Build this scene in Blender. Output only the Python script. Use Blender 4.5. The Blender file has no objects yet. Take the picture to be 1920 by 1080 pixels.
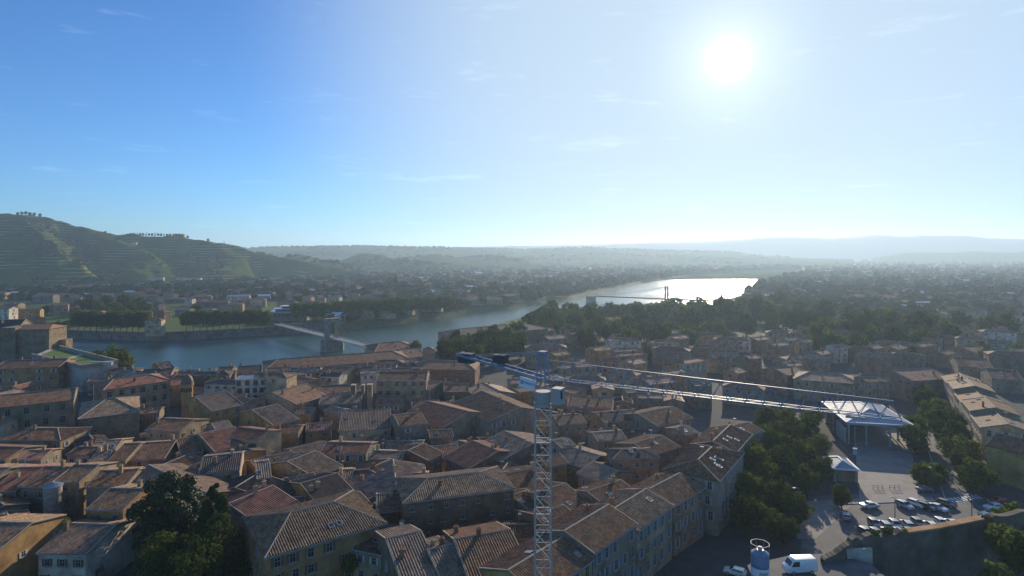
import bpy, bmesh, math, random
from mathutils import Vector, Matrix
rng = random.Random(7)
PI = math.pi
F, HY, CZ = 1100.0, 478.0, 62.0           # focal length in photo pixels, horizon row, camera height
sc = bpy.context.scene
col = sc.collection
# ------------------------------------------------------------------ camera, sky, sun, exposure
cam = bpy.data.cameras.new('camera'); camo = bpy.data.objects.new('camera', cam); col.objects.link(camo)
camo.location = (0, 0, CZ); camo.rotation_euler = (PI / 2, 0, 0)
cam.sensor_width = 36; cam.lens = 36 * F / 1920; cam.shift_y = -(540 - HY) / 1920
cam.clip_start = 1; cam.clip_end = 40000
sc.camera = camo
SUN = Vector((405, 1100, 368)).normalized()
SUN_EL = math.asin(SUN.z); SUN_AZ = math.atan2(SUN.x, SUN.y)
world = bpy.data.worlds.new('World'); sc.world = world; world.use_nodes = True
wn = world.node_tree; wn.nodes.clear()
def wnode(t, **k):
    n = wn.nodes.new(t)
    for a, v in k.items(): setattr(n, a, v)
    return n
sky = wnode('ShaderNodeTexSky', sky_type='NISHITA'); sky.sun_disc = False
sky.sun_elevation = SUN_EL; sky.sun_rotation = SUN_AZ
sky.altitude = 150; sky.air_density = 1.0; sky.dust_density = 0.1; sky.ozone_density = 3.0
geo = wnode('ShaderNodeTexCoord')
nrm = wnode('ShaderNodeVectorMath', operation='NORMALIZE'); wn.links.new(geo.outputs['Generated'], nrm.inputs[0])
dot = wnode('ShaderNodeVectorMath', operation='DOT_PRODUCT'); dot.inputs[1].default_value = SUN
wn.links.new(nrm.outputs[0], dot.inputs[0])
def wmath(op, a, b=None):
    n = wnode('ShaderNodeMath', operation=op)
    for i, v in enumerate((a, b)):
        if v is None: continue
        if isinstance(v, (int, float)): n.inputs[i].default_value = v
        else: wn.links.new(v, n.inputs[i])
    return n.outputs[0]
cosang = wmath('MAXIMUM', dot.outputs['Value'], 0.0)
lobe1 = wmath('ADD', wmath('MULTIPLY', wmath('POWER', cosang, 17000.0), 200.0), wmath('MULTIPLY', wmath('POWER', cosang, 3200.0), 6.0))     # the sun itself and its tight aureole
lobe2 = wmath('MULTIPLY', wmath('POWER', cosang, 260.0), 2.0)
glow = wmath('ADD', lobe1, lobe2)
# thin cirrus
mapc = wnode('ShaderNodeMapping'); mapc.inputs['Scale'].default_value = (3, 3, 22)
wn.links.new(nrm.outputs[0], mapc.inputs[0])
noi = wnode('ShaderNodeTexNoise'); noi.inputs['Scale'].default_value = 2.6; noi.inputs['Detail'].default_value = 7; noi.inputs['Roughness'].default_value = 0.6
wn.links.new(mapc.outputs[0], noi.inputs['Vector'])
cr = wnode('ShaderNodeMapRange'); cr.inputs[1].default_value = 0.60; cr.inputs[2].default_value = 0.80; cr.inputs[3].default_value = 0; cr.inputs[4].default_value = 1.1
wn.links.new(noi.outputs[0], cr.inputs[0])
tot = wmath('ADD', glow, cr.outputs[0])
glowcol = wnode('ShaderNodeVectorMath', operation='SCALE'); glowcol.inputs[0].default_value = (1.0, 0.97, 0.92)
wn.links.new(tot, glowcol.inputs['Scale'])
tint = wnode('ShaderNodeVectorMath', operation='MULTIPLY'); tint.inputs[1].default_value = (.38, .68, 1.02)
wn.links.new(sky.outputs[0], tint.inputs[0])
fade = wnode('ShaderNodeMapRange', interpolation_type='SMOOTHSTEP'); fade.inputs[1].default_value = .71; fade.inputs[2].default_value = 1.0; fade.inputs[3].default_value = 0; fade.inputs[4].default_value = .95
wn.links.new(cosang, fade.inputs[0])
aure = wnode('ShaderNodeMix', data_type='RGBA'); aure.inputs[7].default_value = (3.8, 4.8, 5.8, 1)   # bright hazy air round the sun
wn.links.new(fade.outputs[0], aure.inputs[0]); wn.links.new(tint.outputs[0], aure.inputs[6])
addv = wnode('ShaderNodeVectorMath', operation='ADD')
wn.links.new(aure.outputs[2], addv.inputs[0]); wn.links.new(glowcol.outputs[0], addv.inputs[1])
bg = wnode('ShaderNodeBackground'); bg.inputs['Strength'].default_value = 0.115
wn.links.new(addv.outputs[0], bg.inputs['Color'])
wo = wnode('ShaderNodeOutputWorld'); wn.links.new(bg.outputs[0], wo.inputs['Surface'])
sl = bpy.data.lights.new('sun', 'SUN'); sl.energy = 4.4; sl.angle = math.radians(0.5); sl.color = (1.0, 0.86, 0.66)
so = bpy.data.objects.new('sun', sl); col.objects.link(so)
so.rotation_euler = SUN.to_track_quat('Z', 'Y').to_euler(); so.location = (0, 0, 500)
sc.view_settings.view_transform = 'Standard'; sc.view_settings.look = 'None'
sc.view_settings.exposure = 0.36; sc.view_settings.gamma = 1.0
sc.render.engine = 'CYCLES'
cy = sc.cycles
cy.use_denoising = True; cy.max_bounces = 5; cy.diffuse_bounces = 2; cy.glossy_bounces = 2; cy.transmission_bounces = 2
cy.volume_bounces = 1; cy.transparent_max_bounces = 4; cy.sample_clamp_indirect = 4.0; cy.use_adaptive_sampling = True
cy.caustics_reflective = False; cy.caustics_refractive = False

# ------------------------------------------------------------------ helpers
def G(px, py, z=0.0):
    """point at height z seen at a photo pixel"""
    Y = F * (CZ - z) / (py - HY)
    return Vector(((px - 960) / F * Y, Y, z))
def P(px, Y, z=0.0): return Vector(((px - 960) / F * Y, Y, z))
def topx(v): return (960 + F * v[0] / v[1], HY + F * (CZ - v[2]) / v[1])
MATS = {}
def M(name): return MATS[name]
def mat(name, base, rough=0.85, var=0.25, scale=0.6, bump=0.0, obj_rand=0.0, metallic=0.0, spec=0.3, second=None, sec_lo=.5, sec_hi=.65, coords='Object', detail=6):
    m = bpy.data.materials.new(name); m.use_nodes = True; t = m.node_tree; n = t.nodes; L = t.links
    b = n['Principled BSDF']; b.inputs['Roughness'].default_value = rough; b.inputs['Metallic'].default_value = metallic
    b.inputs['Specular IOR Level'].default_value = spec
    tc = n.new('ShaderNodeTexCoord')
    nz = n.new('ShaderNodeTexNoise'); nz.inputs['Scale'].default_value = scale; nz.inputs['Detail'].default_value = detail; nz.inputs['Roughness'].default_value = .65
    L.new(tc.outputs[coords], nz.inputs['Vector'])
    mr = n.new('ShaderNodeMapRange'); mr.inputs[1].default_value = .3; mr.inputs[2].default_value = .7
    mr.inputs[3].default_value = 1 - var; mr.inputs[4].default_value = 1 + var
    L.new(nz.outputs[0], mr.inputs[0])
    src = None
    if second:
        nz2 = n.new('ShaderNodeTexNoise'); nz2.inputs['Scale'].default_value = scale * .37; nz2.inputs['Detail'].default_value = 5
        L.new(tc.outputs[coords], nz2.inputs['Vector'])
        r2 = n.new('ShaderNodeMapRange'); r2.inputs[1].default_value = sec_lo; r2.inputs[2].default_value = sec_hi
        L.new(nz2.outputs[0], r2.inputs[0])
        mx = n.new('ShaderNodeMix'); mx.data_type = 'RGBA'; mx.inputs[6].default_value = (*base, 1); mx.inputs[7].default_value = (*second, 1)
        L.new(r2.outputs[0], mx.inputs[0]); src = mx.outputs[2]
    hv = n.new('ShaderNodeHueSaturation')
    if src: L.new(src, hv.inputs['Color'])
    else: hv.inputs['Color'].default_value = (*base, 1)
    val = mr.outputs[0]
    if obj_rand:
        oi = n.new('ShaderNodeObjectInfo'); r3 = n.new('ShaderNodeMapRange'); r3.inputs[3].default_value = 1 - obj_rand; r3.inputs[4].default_value = 1 + obj_rand
        L.new(oi.outputs['Random'], r3.inputs[0]); mm = n.new('ShaderNodeMath'); mm.operation = 'MULTIPLY'
        L.new(val, mm.inputs[0]); L.new(r3.outputs[0], mm.inputs[1]); val = mm.outputs[0]
    L.new(val, hv.inputs['Value']); L.new(hv.outputs[0], b.inputs['Base Color'])
    if bump:
        bp = n.new('ShaderNodeBump'); bp.inputs['Strength'].default_value = bump; bp.inputs['Distance'].default_value = .1
        L.new(nz.outputs[0], bp.inputs['Height']); L.new(bp.outputs[0], b.inputs['Normal'])
    MATS[name] = m
    return m
def plain(name, base, rough=0.5, metallic=0.0, emit=None):
    m = bpy.data.materials.new(name); m.use_nodes = True; b = m.node_tree.nodes['Principled BSDF']
    b.inputs['Base Color'].default_value = (*base, 1); b.inputs['Roughness'].default_value = rough; b.inputs['Metallic'].default_value = metallic
    MATS[name] = m
    return m
def tile_mat(name, c1, c2):
    """canal tiles: colour varies tile by tile along the roof's own u,v"""
    m = bpy.data.materials.new(name); m.use_nodes = True; t = m.node_tree; n = t.nodes; L = t.links
    b = n['Principled BSDF']; b.inputs['Roughness'].default_value = .85; b.inputs['Specular IOR Level'].default_value = .25
    uv = n.new('ShaderNodeUVMap')
    mp = n.new('ShaderNodeMapping'); mp.inputs['Scale'].default_value = (1 / .36, 1 / .45, 1); L.new(uv.outputs[0], mp.inputs[0])
    fl = n.new('ShaderNodeVectorMath'); fl.operation = 'FLOOR'; L.new(mp.outputs[0], fl.inputs[0])
    wnz = n.new('ShaderNodeTexWhiteNoise'); wnz.noise_dimensions = '3D'
    oi = n.new('ShaderNodeObjectInfo'); cx = n.new('ShaderNodeCombineXYZ'); L.new(oi.outputs['Random'], cx.inputs[2])
    ad = n.new('ShaderNodeVectorMath'); L.new(fl.outputs[0], ad.inputs[0]); L.new(cx.outputs[0], ad.inputs[1]); L.new(ad.outputs[0], wnz.inputs['Vector'])
    mx = n.new('ShaderNodeMix'); mx.data_type = 'RGBA'; mx.inputs[6].default_value = (*c1, 1); mx.inputs[7].default_value = (*c2, 1)
    L.new(wnz.outputs['Value'], mx.inputs[0])
    nz = n.new('ShaderNodeTexNoise'); nz.inputs['Scale'].default_value = .45; nz.inputs['Detail'].default_value = 6
    L.new(uv.outputs[0], nz.inputs['Vector'])
    mr = n.new('ShaderNodeMapRange'); mr.inputs[1].default_value = .3; mr.inputs[2].default_value = .7; mr.inputs[3].default_value = .6; mr.inputs[4].default_value = 1.3
    L.new(nz.outputs[0], mr.inputs[0])
    r3 = n.new('ShaderNodeMapRange'); r3.inputs[3].default_value = .75; r3.inputs[4].default_value = 1.2; L.new(oi.outputs['Random'], r3.inputs[0])
    mm = n.new('ShaderNodeMath'); mm.operation = 'MULTIPLY'; L.new(mr.outputs[0], mm.inputs[0]); L.new(r3.outputs[0], mm.inputs[1])
    lich = n.new('ShaderNodeTexNoise'); lich.inputs['Scale'].default_value = .22; lich.inputs['Detail'].default_value = 7; lich.inputs['Roughness'].default_value = .7
    sh = n.new('ShaderNodeVectorMath'); sc3 = n.new('ShaderNodeVectorMath'); sc3.operation = 'SCALE'; sc3.inputs['Scale'].default_value = 60; L.new(cx.outputs[0], sc3.inputs[0]); L.new(uv.outputs[0], sh.inputs[0]); L.new(sc3.outputs[0], sh.inputs[1]); L.new(sh.outputs[0], lich.inputs['Vector'])
    lr = n.new('ShaderNodeMapRange'); lr.inputs[1].default_value = .46; lr.inputs[2].default_value = .66; lr.inputs[4].default_value = .5; L.new(lich.outputs[0], lr.inputs[0])
    ml = n.new('ShaderNodeMix'); ml.data_type = 'RGBA'; ml.inputs[7].default_value = (.15, .125, .095, 1); L.new(lr.outputs[0], ml.inputs[0]); L.new(mx.outputs[2], ml.inputs[6])   # lichen and weathered patches
    hv = n.new('ShaderNodeHueSaturation'); L.new(ml.outputs[2], hv.inputs['Color']); L.new(mm.outputs[0], hv.inputs['Value'])
    L.new(hv.outputs[0], b.inputs['Base Color'])
    MATS[name] = m
def leaf_mat(name, c, c2):
    m = bpy.data.materials.new(name); m.use_nodes = True; t = m.node_tree; n = t.nodes; L = t.links
    n.remove(n['Principled BSDF']); out = n['Material Output']
    oi = n.new('ShaderNodeObjectInfo'); gm = n.new('ShaderNodeNewGeometry')
    nz = n.new('ShaderNodeTexNoise'); nz.inputs['Scale'].default_value = .35; nz.inputs['Detail'].default_value = 4
    L.new(gm.outputs['Position'], nz.inputs['Vector'])
    ad = n.new('ShaderNodeMath'); ad.operation = 'MULTIPLY_ADD'; ad.inputs[1].default_value = .6; L.new(nz.outputs[0], ad.inputs[0])
    sb = n.new('ShaderNodeMath'); sb.operation = 'MULTIPLY'; sb.inputs[1].default_value = .5; L.new(oi.outputs['Random'], sb.inputs[0]); L.new(sb.outputs[0], ad.inputs[2])
    mx = n.new('ShaderNodeMix'); mx.data_type = 'RGBA'; mx.inputs[6].default_value = (*c, 1); mx.inputs[7].default_value = (*c2, 1); L.new(ad.outputs[0], mx.inputs[0])
    d = n.new('ShaderNodeBsdfDiffuse'); tr = n.new('ShaderNodeBsdfTranslucent'); ms = n.new('ShaderNodeMixShader'); ms.inputs[0].default_value = .42
    L.new(mx.outputs[2], d.inputs[0]); L.new(mx.outputs[2], tr.inputs[0]); L.new(d.outputs[0], ms.inputs[1]); L.new(tr.outputs[0], ms.inputs[2])
    L.new(ms.outputs[0], out.inputs['Surface'])
    MATS[name] = m

# walls
WALLS = {'ochre': (.42, .28, .14), 'cream': (.50, .42, .30), 'beige': (.38, .31, .23), 'grey': (.30, .27, .24), 'stone': (.27, .22, .165),
         'pink': (.42, .29, .22), 'white': (.62, .60, .56), 'orange': (.45, .27, .15), 'yellow': (.50, .35, .14), 'dark': (.20, .16, .12), 'brick': (.30, .16, .11)}
for k, c in WALLS.items():
    c = (c[0] * 1.02, c[1] * .90, c[2] * .70); mat('wall_' + k, c, .9, .24, .8, .25, .15, second=(c[0] * .58, c[1] * .54, c[2] * .5), sec_lo=.42, sec_hi=.68)
tile_mat('tile_brown', (.17, .078, .034), (.37, .18, .09))
tile_mat('tile_grey', (.16, .092, .048), (.38, .235, .135))
tile_mat('tile_red', (.25, .085, .045), (.38, .16, .09))
tile_mat('tile_terracotta', (.36, .15, .09), (.46, .22, .14))
tile_mat('tile_dark', (.075, .052, .042), (.14, .095, .075))
tile_mat('tile_light', (.26, .155, .095), (.46, .30, .20))
mat('mortar', (.37, .30, .225), .9, .25, 2)
mat('zinc', (.36, .37, .39), .6, .12, 1)
mat('white_metal', (.72, .72, .72), .4, .05, 1)
plain('pane', (.022, .022, .024), .35)
plain('frame', (.36, .32, .26), .7)
plain('shutter_white', (.48, .45, .40), .7); plain('shutter_brown', (.17, .10, .06), .7); plain('shutter_blue', (.20, .28, .33), .7); plain('shutter_red', (.36, .14, .10), .7); plain('shutter_grey', (.33, .33, .32), .7)
SHUT = ['shutter_white', 'shutter_brown', 'shutter_blue', 'shutter_grey']
mat('stonework', (.33, .28, .21), .9, .3, 1.2, .3, second=(.20, .17, .13))
mat('quay_stone', (.20, .175, .14), .9, .35, .5, .3, second=(.11, .10, .08))
mat('pale_stone', (.46, .41, .34), .9, .2, .5, .2, second=(.33, .28, .22))
mat('asphalt', (.115, .11, .108), .85, .2, .5, second=(.15, .145, .14))
mat('paving', (.27, .235, .21), .85, .12, .6, second=(.22, .19, .17))
mat('lawn', (.09, .15, .025), .95, .2, .5)
mat('grass_dry', (.055, .075, .02), .95, .35, .3)
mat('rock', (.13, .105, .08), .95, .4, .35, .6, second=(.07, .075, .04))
plain('paint', (.75, .75, .73), .7)
plain('steel_grey', (.36, .36, .34), .6, .1); plain('crane_blue', (.17, .24, .34), .5); plain('rubber', (.02, .02, .02), .8)
plain('dark_steel', (.06, .065, .075), .6, .3); plain('concrete', (.42, .41, .39), .9); plain('glass', (.02, .03, .04), .05)
plain('tail', (.35, .01, .01), .3); plain('lamp_white', (.8, .8, .78), .2); plain('sign_white', (.72, .73, .75), .6); plain('sign_blue', (.05, .12, .32), .6)
plain('sign_green', (.06, .28, .22), .6); plain('bark', (.10, .08, .06), .9); plain('dark_void', (.02, .018, .015), .9); plain('door_wood', (.28, .16, .06), .7)
for nm, c in {'car_white': (.75, .75, .74), 'car_silver': (.42, .44, .46), 'car_grey': (.14, .145, .155), 'car_black': (.02, .02, .024), 'car_red': (.40, .02, .02), 'car_blue': (.05, .09, .2), 'car_beige': (.40, .33, .24)}.items():
    m = plain(nm, c, .28, .15); m.node_tree.nodes['Principled BSDF'].inputs['Coat Weight'].default_value = .6
leaf_mat('leaf', (.075, .105, .02), (.16, .185, .034))
leaf_mat('leaf_dark', (.042, .066, .016), (.11, .135, .03))
leaf_mat('leaf_bright', (.11, .15, .022), (.17, .19, .035))
leaf_mat('leaf_far', (.04, .062, .016), (.12, .14, .038))

def gloss_leaf():
    m = bpy.data.materials.new('leaf_gloss'); m.use_nodes = True; t = m.node_tree; n = t.nodes; L = t.links; b = n['Principled BSDF']; b.inputs['Roughness'].default_value = .62; b.inputs['Specular IOR Level'].default_value = .2
    g = n.new('ShaderNodeNewGeometry'); nz = n.new('ShaderNodeTexNoise'); nz.inputs['Scale'].default_value = .6; L.new(g.outputs['Position'], nz.inputs['Vector'])
    mx = n.new('ShaderNodeMix'); mx.data_type = 'RGBA'; mx.inputs[6].default_value = (.02, .032, .009, 1); mx.inputs[7].default_value = (.07, .085, .022, 1); L.new(nz.outputs[0], mx.inputs[0]); L.new(mx.outputs[2], b.inputs['Base Color']); MATS['leaf_gloss'] = m
gloss_leaf()
class MB:
    def __init__(s): s.v = []; s.f = []; s.m = []; s.uv = {}
    def poly(s, pts, mi=0):
        i = len(s.v); s.v += [tuple(p) for p in pts]; s.f.append(tuple(range(i, i + len(pts)))); s.m.append(mi)
    def faces(s, verts, faces, mi=0):
        i = len(s.v); s.v += [tuple(p) for p in verts]
        for f in faces: s.f.append(tuple(i + k for k in f)); s.m.append(mi)
    def box(s, c, sz, rz=0, mi=0, taper=1.0):
        x, y, z = sz[0] / 2, sz[1] / 2, sz[2] / 2; ca, sa = math.cos(rz), math.sin(rz); vs = []
        for k, (a, b, d) in enumerate([(-x, -y, -z), (x, -y, -z), (x, y, -z), (-x, y, -z), (-x, -y, z), (x, -y, z), (x, y, z), (-x, y, z)]):
            if k > 3: a *= taper; b *= taper
            vs.append((c[0] + a * ca - b * sa, c[1] + a * sa + b * ca, c[2] + d))
        s.faces(vs, [(0, 3, 2, 1), (4, 5, 6, 7), (0, 1, 5, 4), (1, 2, 6, 5), (2, 3, 7, 6), (3, 0, 4, 7)], mi)
    def bar(s, a, b, w, mi=0, h=None, n=4):
        a = Vector(a); b = Vector(b); d = (b - a)
        if d.length < 1e-6: return
        d.normalize(); up = Vector((0, 0, 1)) if abs(d.z) < .95 else Vector((1, 0, 0))
        x = d.cross(up).normalized(); y = x.cross(d); h = h or w; vs = []
        for p in (a, b):
            for k in range(n):
                t = 2 * PI * (k + .5) / n; q = p + x * math.cos(t) * w * .7071 + y * math.sin(t) * h * .7071; vs.append(q)
        fs = [(k, (k + 1) % n, n + (k + 1) % n, n + k) for k in range(n)] + [tuple(range(n))[::-1], tuple(range(n, 2 * n))]
        s.faces(vs, fs, mi)
    def cyl(s, c, r, h, n=16, mi=0, r2=None):
        r2 = r if r2 is None else r2; vs = []
        for zz, rr in ((0, r), (h, r2)):
            for k in range(n): t = 2 * PI * k / n; vs.append((c[0] + rr * math.cos(t), c[1] + rr * math.sin(t), c[2] + zz))
        s.faces(vs, [(k, (k + 1) % n, n + (k + 1) % n, n + k) for k in range(n)] + [tuple(range(n))[::-1], tuple(range(n, 2 * n))], mi)
    def prism(s, pts2, z0, z1, mi=0):
        n = len(pts2); vs = [(p[0], p[1], z0) for p in pts2] + [(p[0], p[1], z1) for p in pts2]
        s.faces(vs, [(k, (k + 1) % n, n + (k + 1) % n, n + k) for k in range(n)] + [tuple(range(n))[::-1], tuple(range(n, 2 * n))], mi)
    def mesh(s, name, mats):
        me = bpy.data.meshes.new(name); me.from_pydata([tuple(v) for v in s.v], [], s.f)
        for mm in mats: me.materials.append(M(mm) if isinstance(mm, str) else mm)
        if len(mats) > 1: me.polygons.foreach_set('material_index', s.m)
        me.update(); return me
    def build(s, name, mats, parent=None, **tagk):
        if isinstance(mats, str): mats = [mats]
        return link(name, s.mesh(name, mats), parent, **tagk)
def link(name, data, parent=None, label=None, cat=None, group=None, kind=None, loc=None, rz=None, fix=True):
    o = bpy.data.objects.new(name, data); col.objects.link(o)
    if parent is not None: o.parent = parent
    if loc is not None: o.location = loc
    if rz is not None: o.rotation_euler = (0, 0, rz)
    tag(o, label, cat, group, kind); return o
def tag(o, label=None, cat=None, group=None, kind=None):
    if label: o['label'] = label
    if cat: o['category'] = cat
    if group: o['group'] = group
    if kind: o['kind'] = kind
def thing(name, loc, rz=0, label=None, cat=None, group=None): return link(name, None, None, label, cat, group, None, loc, rz)
def copy_tree(o, parent=None):
    c = o.copy(); col.objects.link(c); c.parent = parent
    for ch in o.children: copy_tree(ch, c)
    return c
def recalc(o):
    bm = bmesh.new(); bm.from_mesh(o.data); bmesh.ops.recalc_face_normals(bm, faces=bm.faces); bm.to_mesh(o.data); bm.free()
def lerp_tab(tab, x):
    if x <= tab[0][0]: return tab[0][1]
    for (a, b), (c, d) in zip(tab, tab[1:]):
        if x <= c: return b + (d - b) * (x - a) / (c - a)
    return tab[-1][1]
from mathutils import noise as mnoise
def nz2(x, y, s, seed=0): return mnoise.fractal(Vector((x / s, y / s, seed * 7.3)), 1.0, 2.0, 4)

# ------------------------------------------------------------------ river, ground, banks
WZ = -6.0
far_sh = [(-700, 470), (-420, 474)] + [tuple(G(a, b, WZ)[:2]) for a, b in [(105, 634), (300, 640), (500, 629), (610, 622), (700, 613), (850, 591), (985, 573), (1060, 563), (1110, 551), (1200, 531), (1300, 517), (1400, 510.5), (1505, 507.5)]]
near_sh = [(-700, 300), (-420, 302)] + [tuple(G(a, b, 0)[:2]) for a, b in [(60, 698), (250, 700), (420, 695), (500, 690), (530, 680), (640, 673), (720, 668), (800, 658), (850, 640), (905, 615), (1000, 590), (1100, 579), (1335, 570.5), (1392, 552), (1440, 530), (1510, 510)]]
river_poly = far_sh + near_sh[::-1]
def in_poly(x, y, poly):
    c = False; n = len(poly); j = n - 1
    for i in range(n):
        xi, yi = poly[i]; xj, yj = poly[j]
        if (yi > y) != (yj > y) and x < (xj - xi) * (y - yi) / (yj - yi) + xi: c = not c
        j = i
    return c
bm = bmesh.new()
def loop(pts):
    vs = [bm.verts.new((x, y, 0)) for x, y in pts]; return [bm.edges.new((vs[i], vs[(i + 1) % len(vs)])) for i in range(len(vs))]
es = loop([(-7500, -150), (7500, -150), (7500, 8000), (-7500, 8000)]) + loop(river_poly)
bmesh.ops.triangle_fill(bm, use_beauty=True, edges=es)
for f in bm.faces:
    if f.normal.z < 0: f.normal_flip()
me = bpy.data.meshes.new('ground'); bm.to_mesh(me); bm.free()
def ground_mat():
    m = bpy.data.materials.new('ground'); m.use_nodes = True; t = m.node_tree; n = t.nodes; L = t.links; b = n['Principled BSDF']; b.inputs['Roughness'].default_value = .95
    b.inputs['Specular IOR Level'].default_value = .1
    g = n.new('ShaderNodeNewGeometry')
    sp = n.new('ShaderNodeSeparateXYZ'); L.new(g.outputs['Position'], sp.inputs[0])
    r = n.new('ShaderNodeMapRange'); r.inputs[1].default_value = 380; r.inputs[2].default_value = 520; L.new(sp.outputs[1], r.inputs[0])
    v = n.new('ShaderNodeTexVoronoi'); v.inputs['Scale'].default_value = .008; L.new(g.outputs['Position'], v.inputs['Vector'])
    rp = n.new('ShaderNodeValToRGB'); e = rp.color_ramp.elements; e[0].color = (.05, .085, .016, 1); e[1].color = (.10, .09, .04, 1); rp.color_ramp.interpolation = 'CONSTANT'
    for p, c in ((.25, (.075, .115, .02, 1)), (.5, (.095, .10, .035, 1)), (.7, (.05, .08, .018, 1))): x = e.new(p); x.color = c
    sx = n.new('ShaderNodeSeparateColor'); L.new(v.outputs['Color'], sx.inputs[0]); L.new(sx.outputs[0], rp.inputs[0])
    nz = n.new('ShaderNodeTexNoise'); nz.inputs['Scale'].default_value = .3; nz.inputs['Detail'].default_value = 6; L.new(g.outputs['Position'], nz.inputs['Vector'])
    r2 = n.new('ShaderNodeValToRGB'); r2.color_ramp.elements[0].color = (.055, .053, .052, 1); r2.color_ramp.elements[1].color = (.13, .12, .105, 1); L.new(nz.outputs[0], r2.inputs[0])
    mx = n.new('ShaderNodeMix'); mx.data_type = 'RGBA'; L.new(r.outputs[0], mx.inputs[0]); L.new(r2.outputs[0], mx.inputs[6]); L.new(rp.outputs[0], mx.inputs[7])
    L.new(mx.outputs[2], b.inputs['Base Color']); MATS['ground'] = m
ground_mat(); me.materials.append(M('ground')); link('ground', me, kind='structure')
def water_mat():
    m = bpy.data.materials.new('river_water'); m.use_nodes = True; t = m.node_tree; n = t.nodes; L = t.links; b = n['Principled BSDF']
    b.inputs['Base Color'].default_value = (.022, .08, .068, 1); b.inputs['Roughness'].default_value = .19; b.inputs['IOR'].default_value = 1.33; b.inputs['Specular IOR Level'].default_value = .5
    g = n.new('ShaderNodeNewGeometry'); nz = n.new('ShaderNodeTexNoise'); nz.inputs['Scale'].default_value = .35; nz.inputs['Detail'].default_value = 5; nz.inputs['Roughness'].default_value = .7
    L.new(g.outputs['Position'], nz.inputs['Vector'])
    big = n.new('ShaderNodeTexNoise'); big.inputs['Scale'].default_value = .012; big.inputs['Detail'].default_value = 3; L.new(g.outputs['Position'], big.inputs['Vector'])
    mr = n.new('ShaderNodeMapRange'); mr.inputs[1].default_value = .35; mr.inputs[2].default_value = .65; mr.inputs[3].default_value = .35; mr.inputs[4].default_value = .9; L.new(big.outputs[0], mr.inputs[0])
    bp = n.new('ShaderNodeBump'); bp.inputs['Distance'].default_value = .8; L.new(mr.outputs[0], bp.inputs['Strength']); L.new(nz.outputs[0], bp.inputs['Height']); L.new(bp.outputs[0], b.inputs['Normal'])
    MATS['river_water'] = m
water_mat()
w = MB(); w.poly([(x, y, WZ) for x, y in river_poly][::-1]); me = w.mesh('river', ['river_water'])
bm = bmesh.new(); bm.from_mesh(me); bmesh.ops.triangulate(bm, faces=bm.faces)
for f in bm.faces:
    if f.normal.z < 0: f.normal_flip()
bm.to_mesh(me); bm.free(); link('river', me, kind='structure')
# distant reach of the river beyond the bend
for a, b in ((1480, 1496), (1503, 1530), (1560, 1585), (1612, 1640), (1665, 1690), (1705, 1733)):
    q = MB(); p0 = G(a, 505.5 - (a - 1480) * .008, .05); p1 = G(b, 505.3 - (a - 1480) * .008, .05)
    q.poly([p0, p1, p1 + Vector((20, 70, 0)), p0 + Vector((20, 70, 0))]); q.build('river_reach', 'river_water', kind='structure')
# banks: stone quay on the left, sloping earth further on
q = MB(); k0 = 5
for a, b in zip(far_sh[:k0 + 1], far_sh[1:k0 + 1]):
    q.poly([(a[0], a[1], WZ - 1), (b[0], b[1], WZ - 1), (b[0], b[1] + .8, .9), (a[0], a[1] + .8, .9)])
    q.poly([(a[0], a[1] + .8, .9), (b[0], b[1] + .8, .9), (b[0], b[1] + 1.6, .9), (a[0], a[1] + 1.6, .9)])
    q.poly([(a[0], a[1] + 1.6, .9), (b[0], b[1] + 1.6, .9), (b[0], b[1] + 1.6, -.1), (a[0], a[1] + 1.6, -.1)])
q.build('quay_wall', 'quay_stone', label='long grey stone quay wall along the far river bank below the clipped trees', cat='wall')
def bank(pts, inward, name, wd_=7.0):
    q = MB(); n = len(pts)
    nr = []
    for i, p in enumerate(pts):
        a = Vector(pts[max(0, i - 1)]); b = Vector(pts[min(n - 1, i + 1)]); d = (b - a).normalized(); nr.append(Vector((-d.y, d.x)) * inward)
    for i in range(n - 1):
        seg = 12
        for s in range(seg):
            def pt(t, off, z):
                p = Vector(pts[i]).lerp(Vector(pts[i + 1]), t); nn = nr[i].lerp(nr[i + 1], t); o = off + (1.5 * nz2(p.x, p.y, 14) if off > 0 else 0); return (p.x + nn.x * o, p.y + nn.y * o, z)
            t0, t1 = s / seg, (s + 1) / seg
            q.poly([pt(t0, -1.5, .25), pt(t1, -1.5, .25), pt(t1, wd_ * .45, -3.2), pt(t0, wd_ * .45, -3.2)]); q.poly([pt(t0, wd_ * .45, -3.2), pt(t1, wd_ * .45, -3.2), pt(t1, wd_, WZ - .4), pt(t0, wd_, WZ - .4)])
    o = q.build(name, 'grass_dry', kind='structure'); recalc(o)
bank(far_sh[k0:], -1, 'river_bank'); bank(near_sh, 1, 'river_bank', 3.0)
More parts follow.
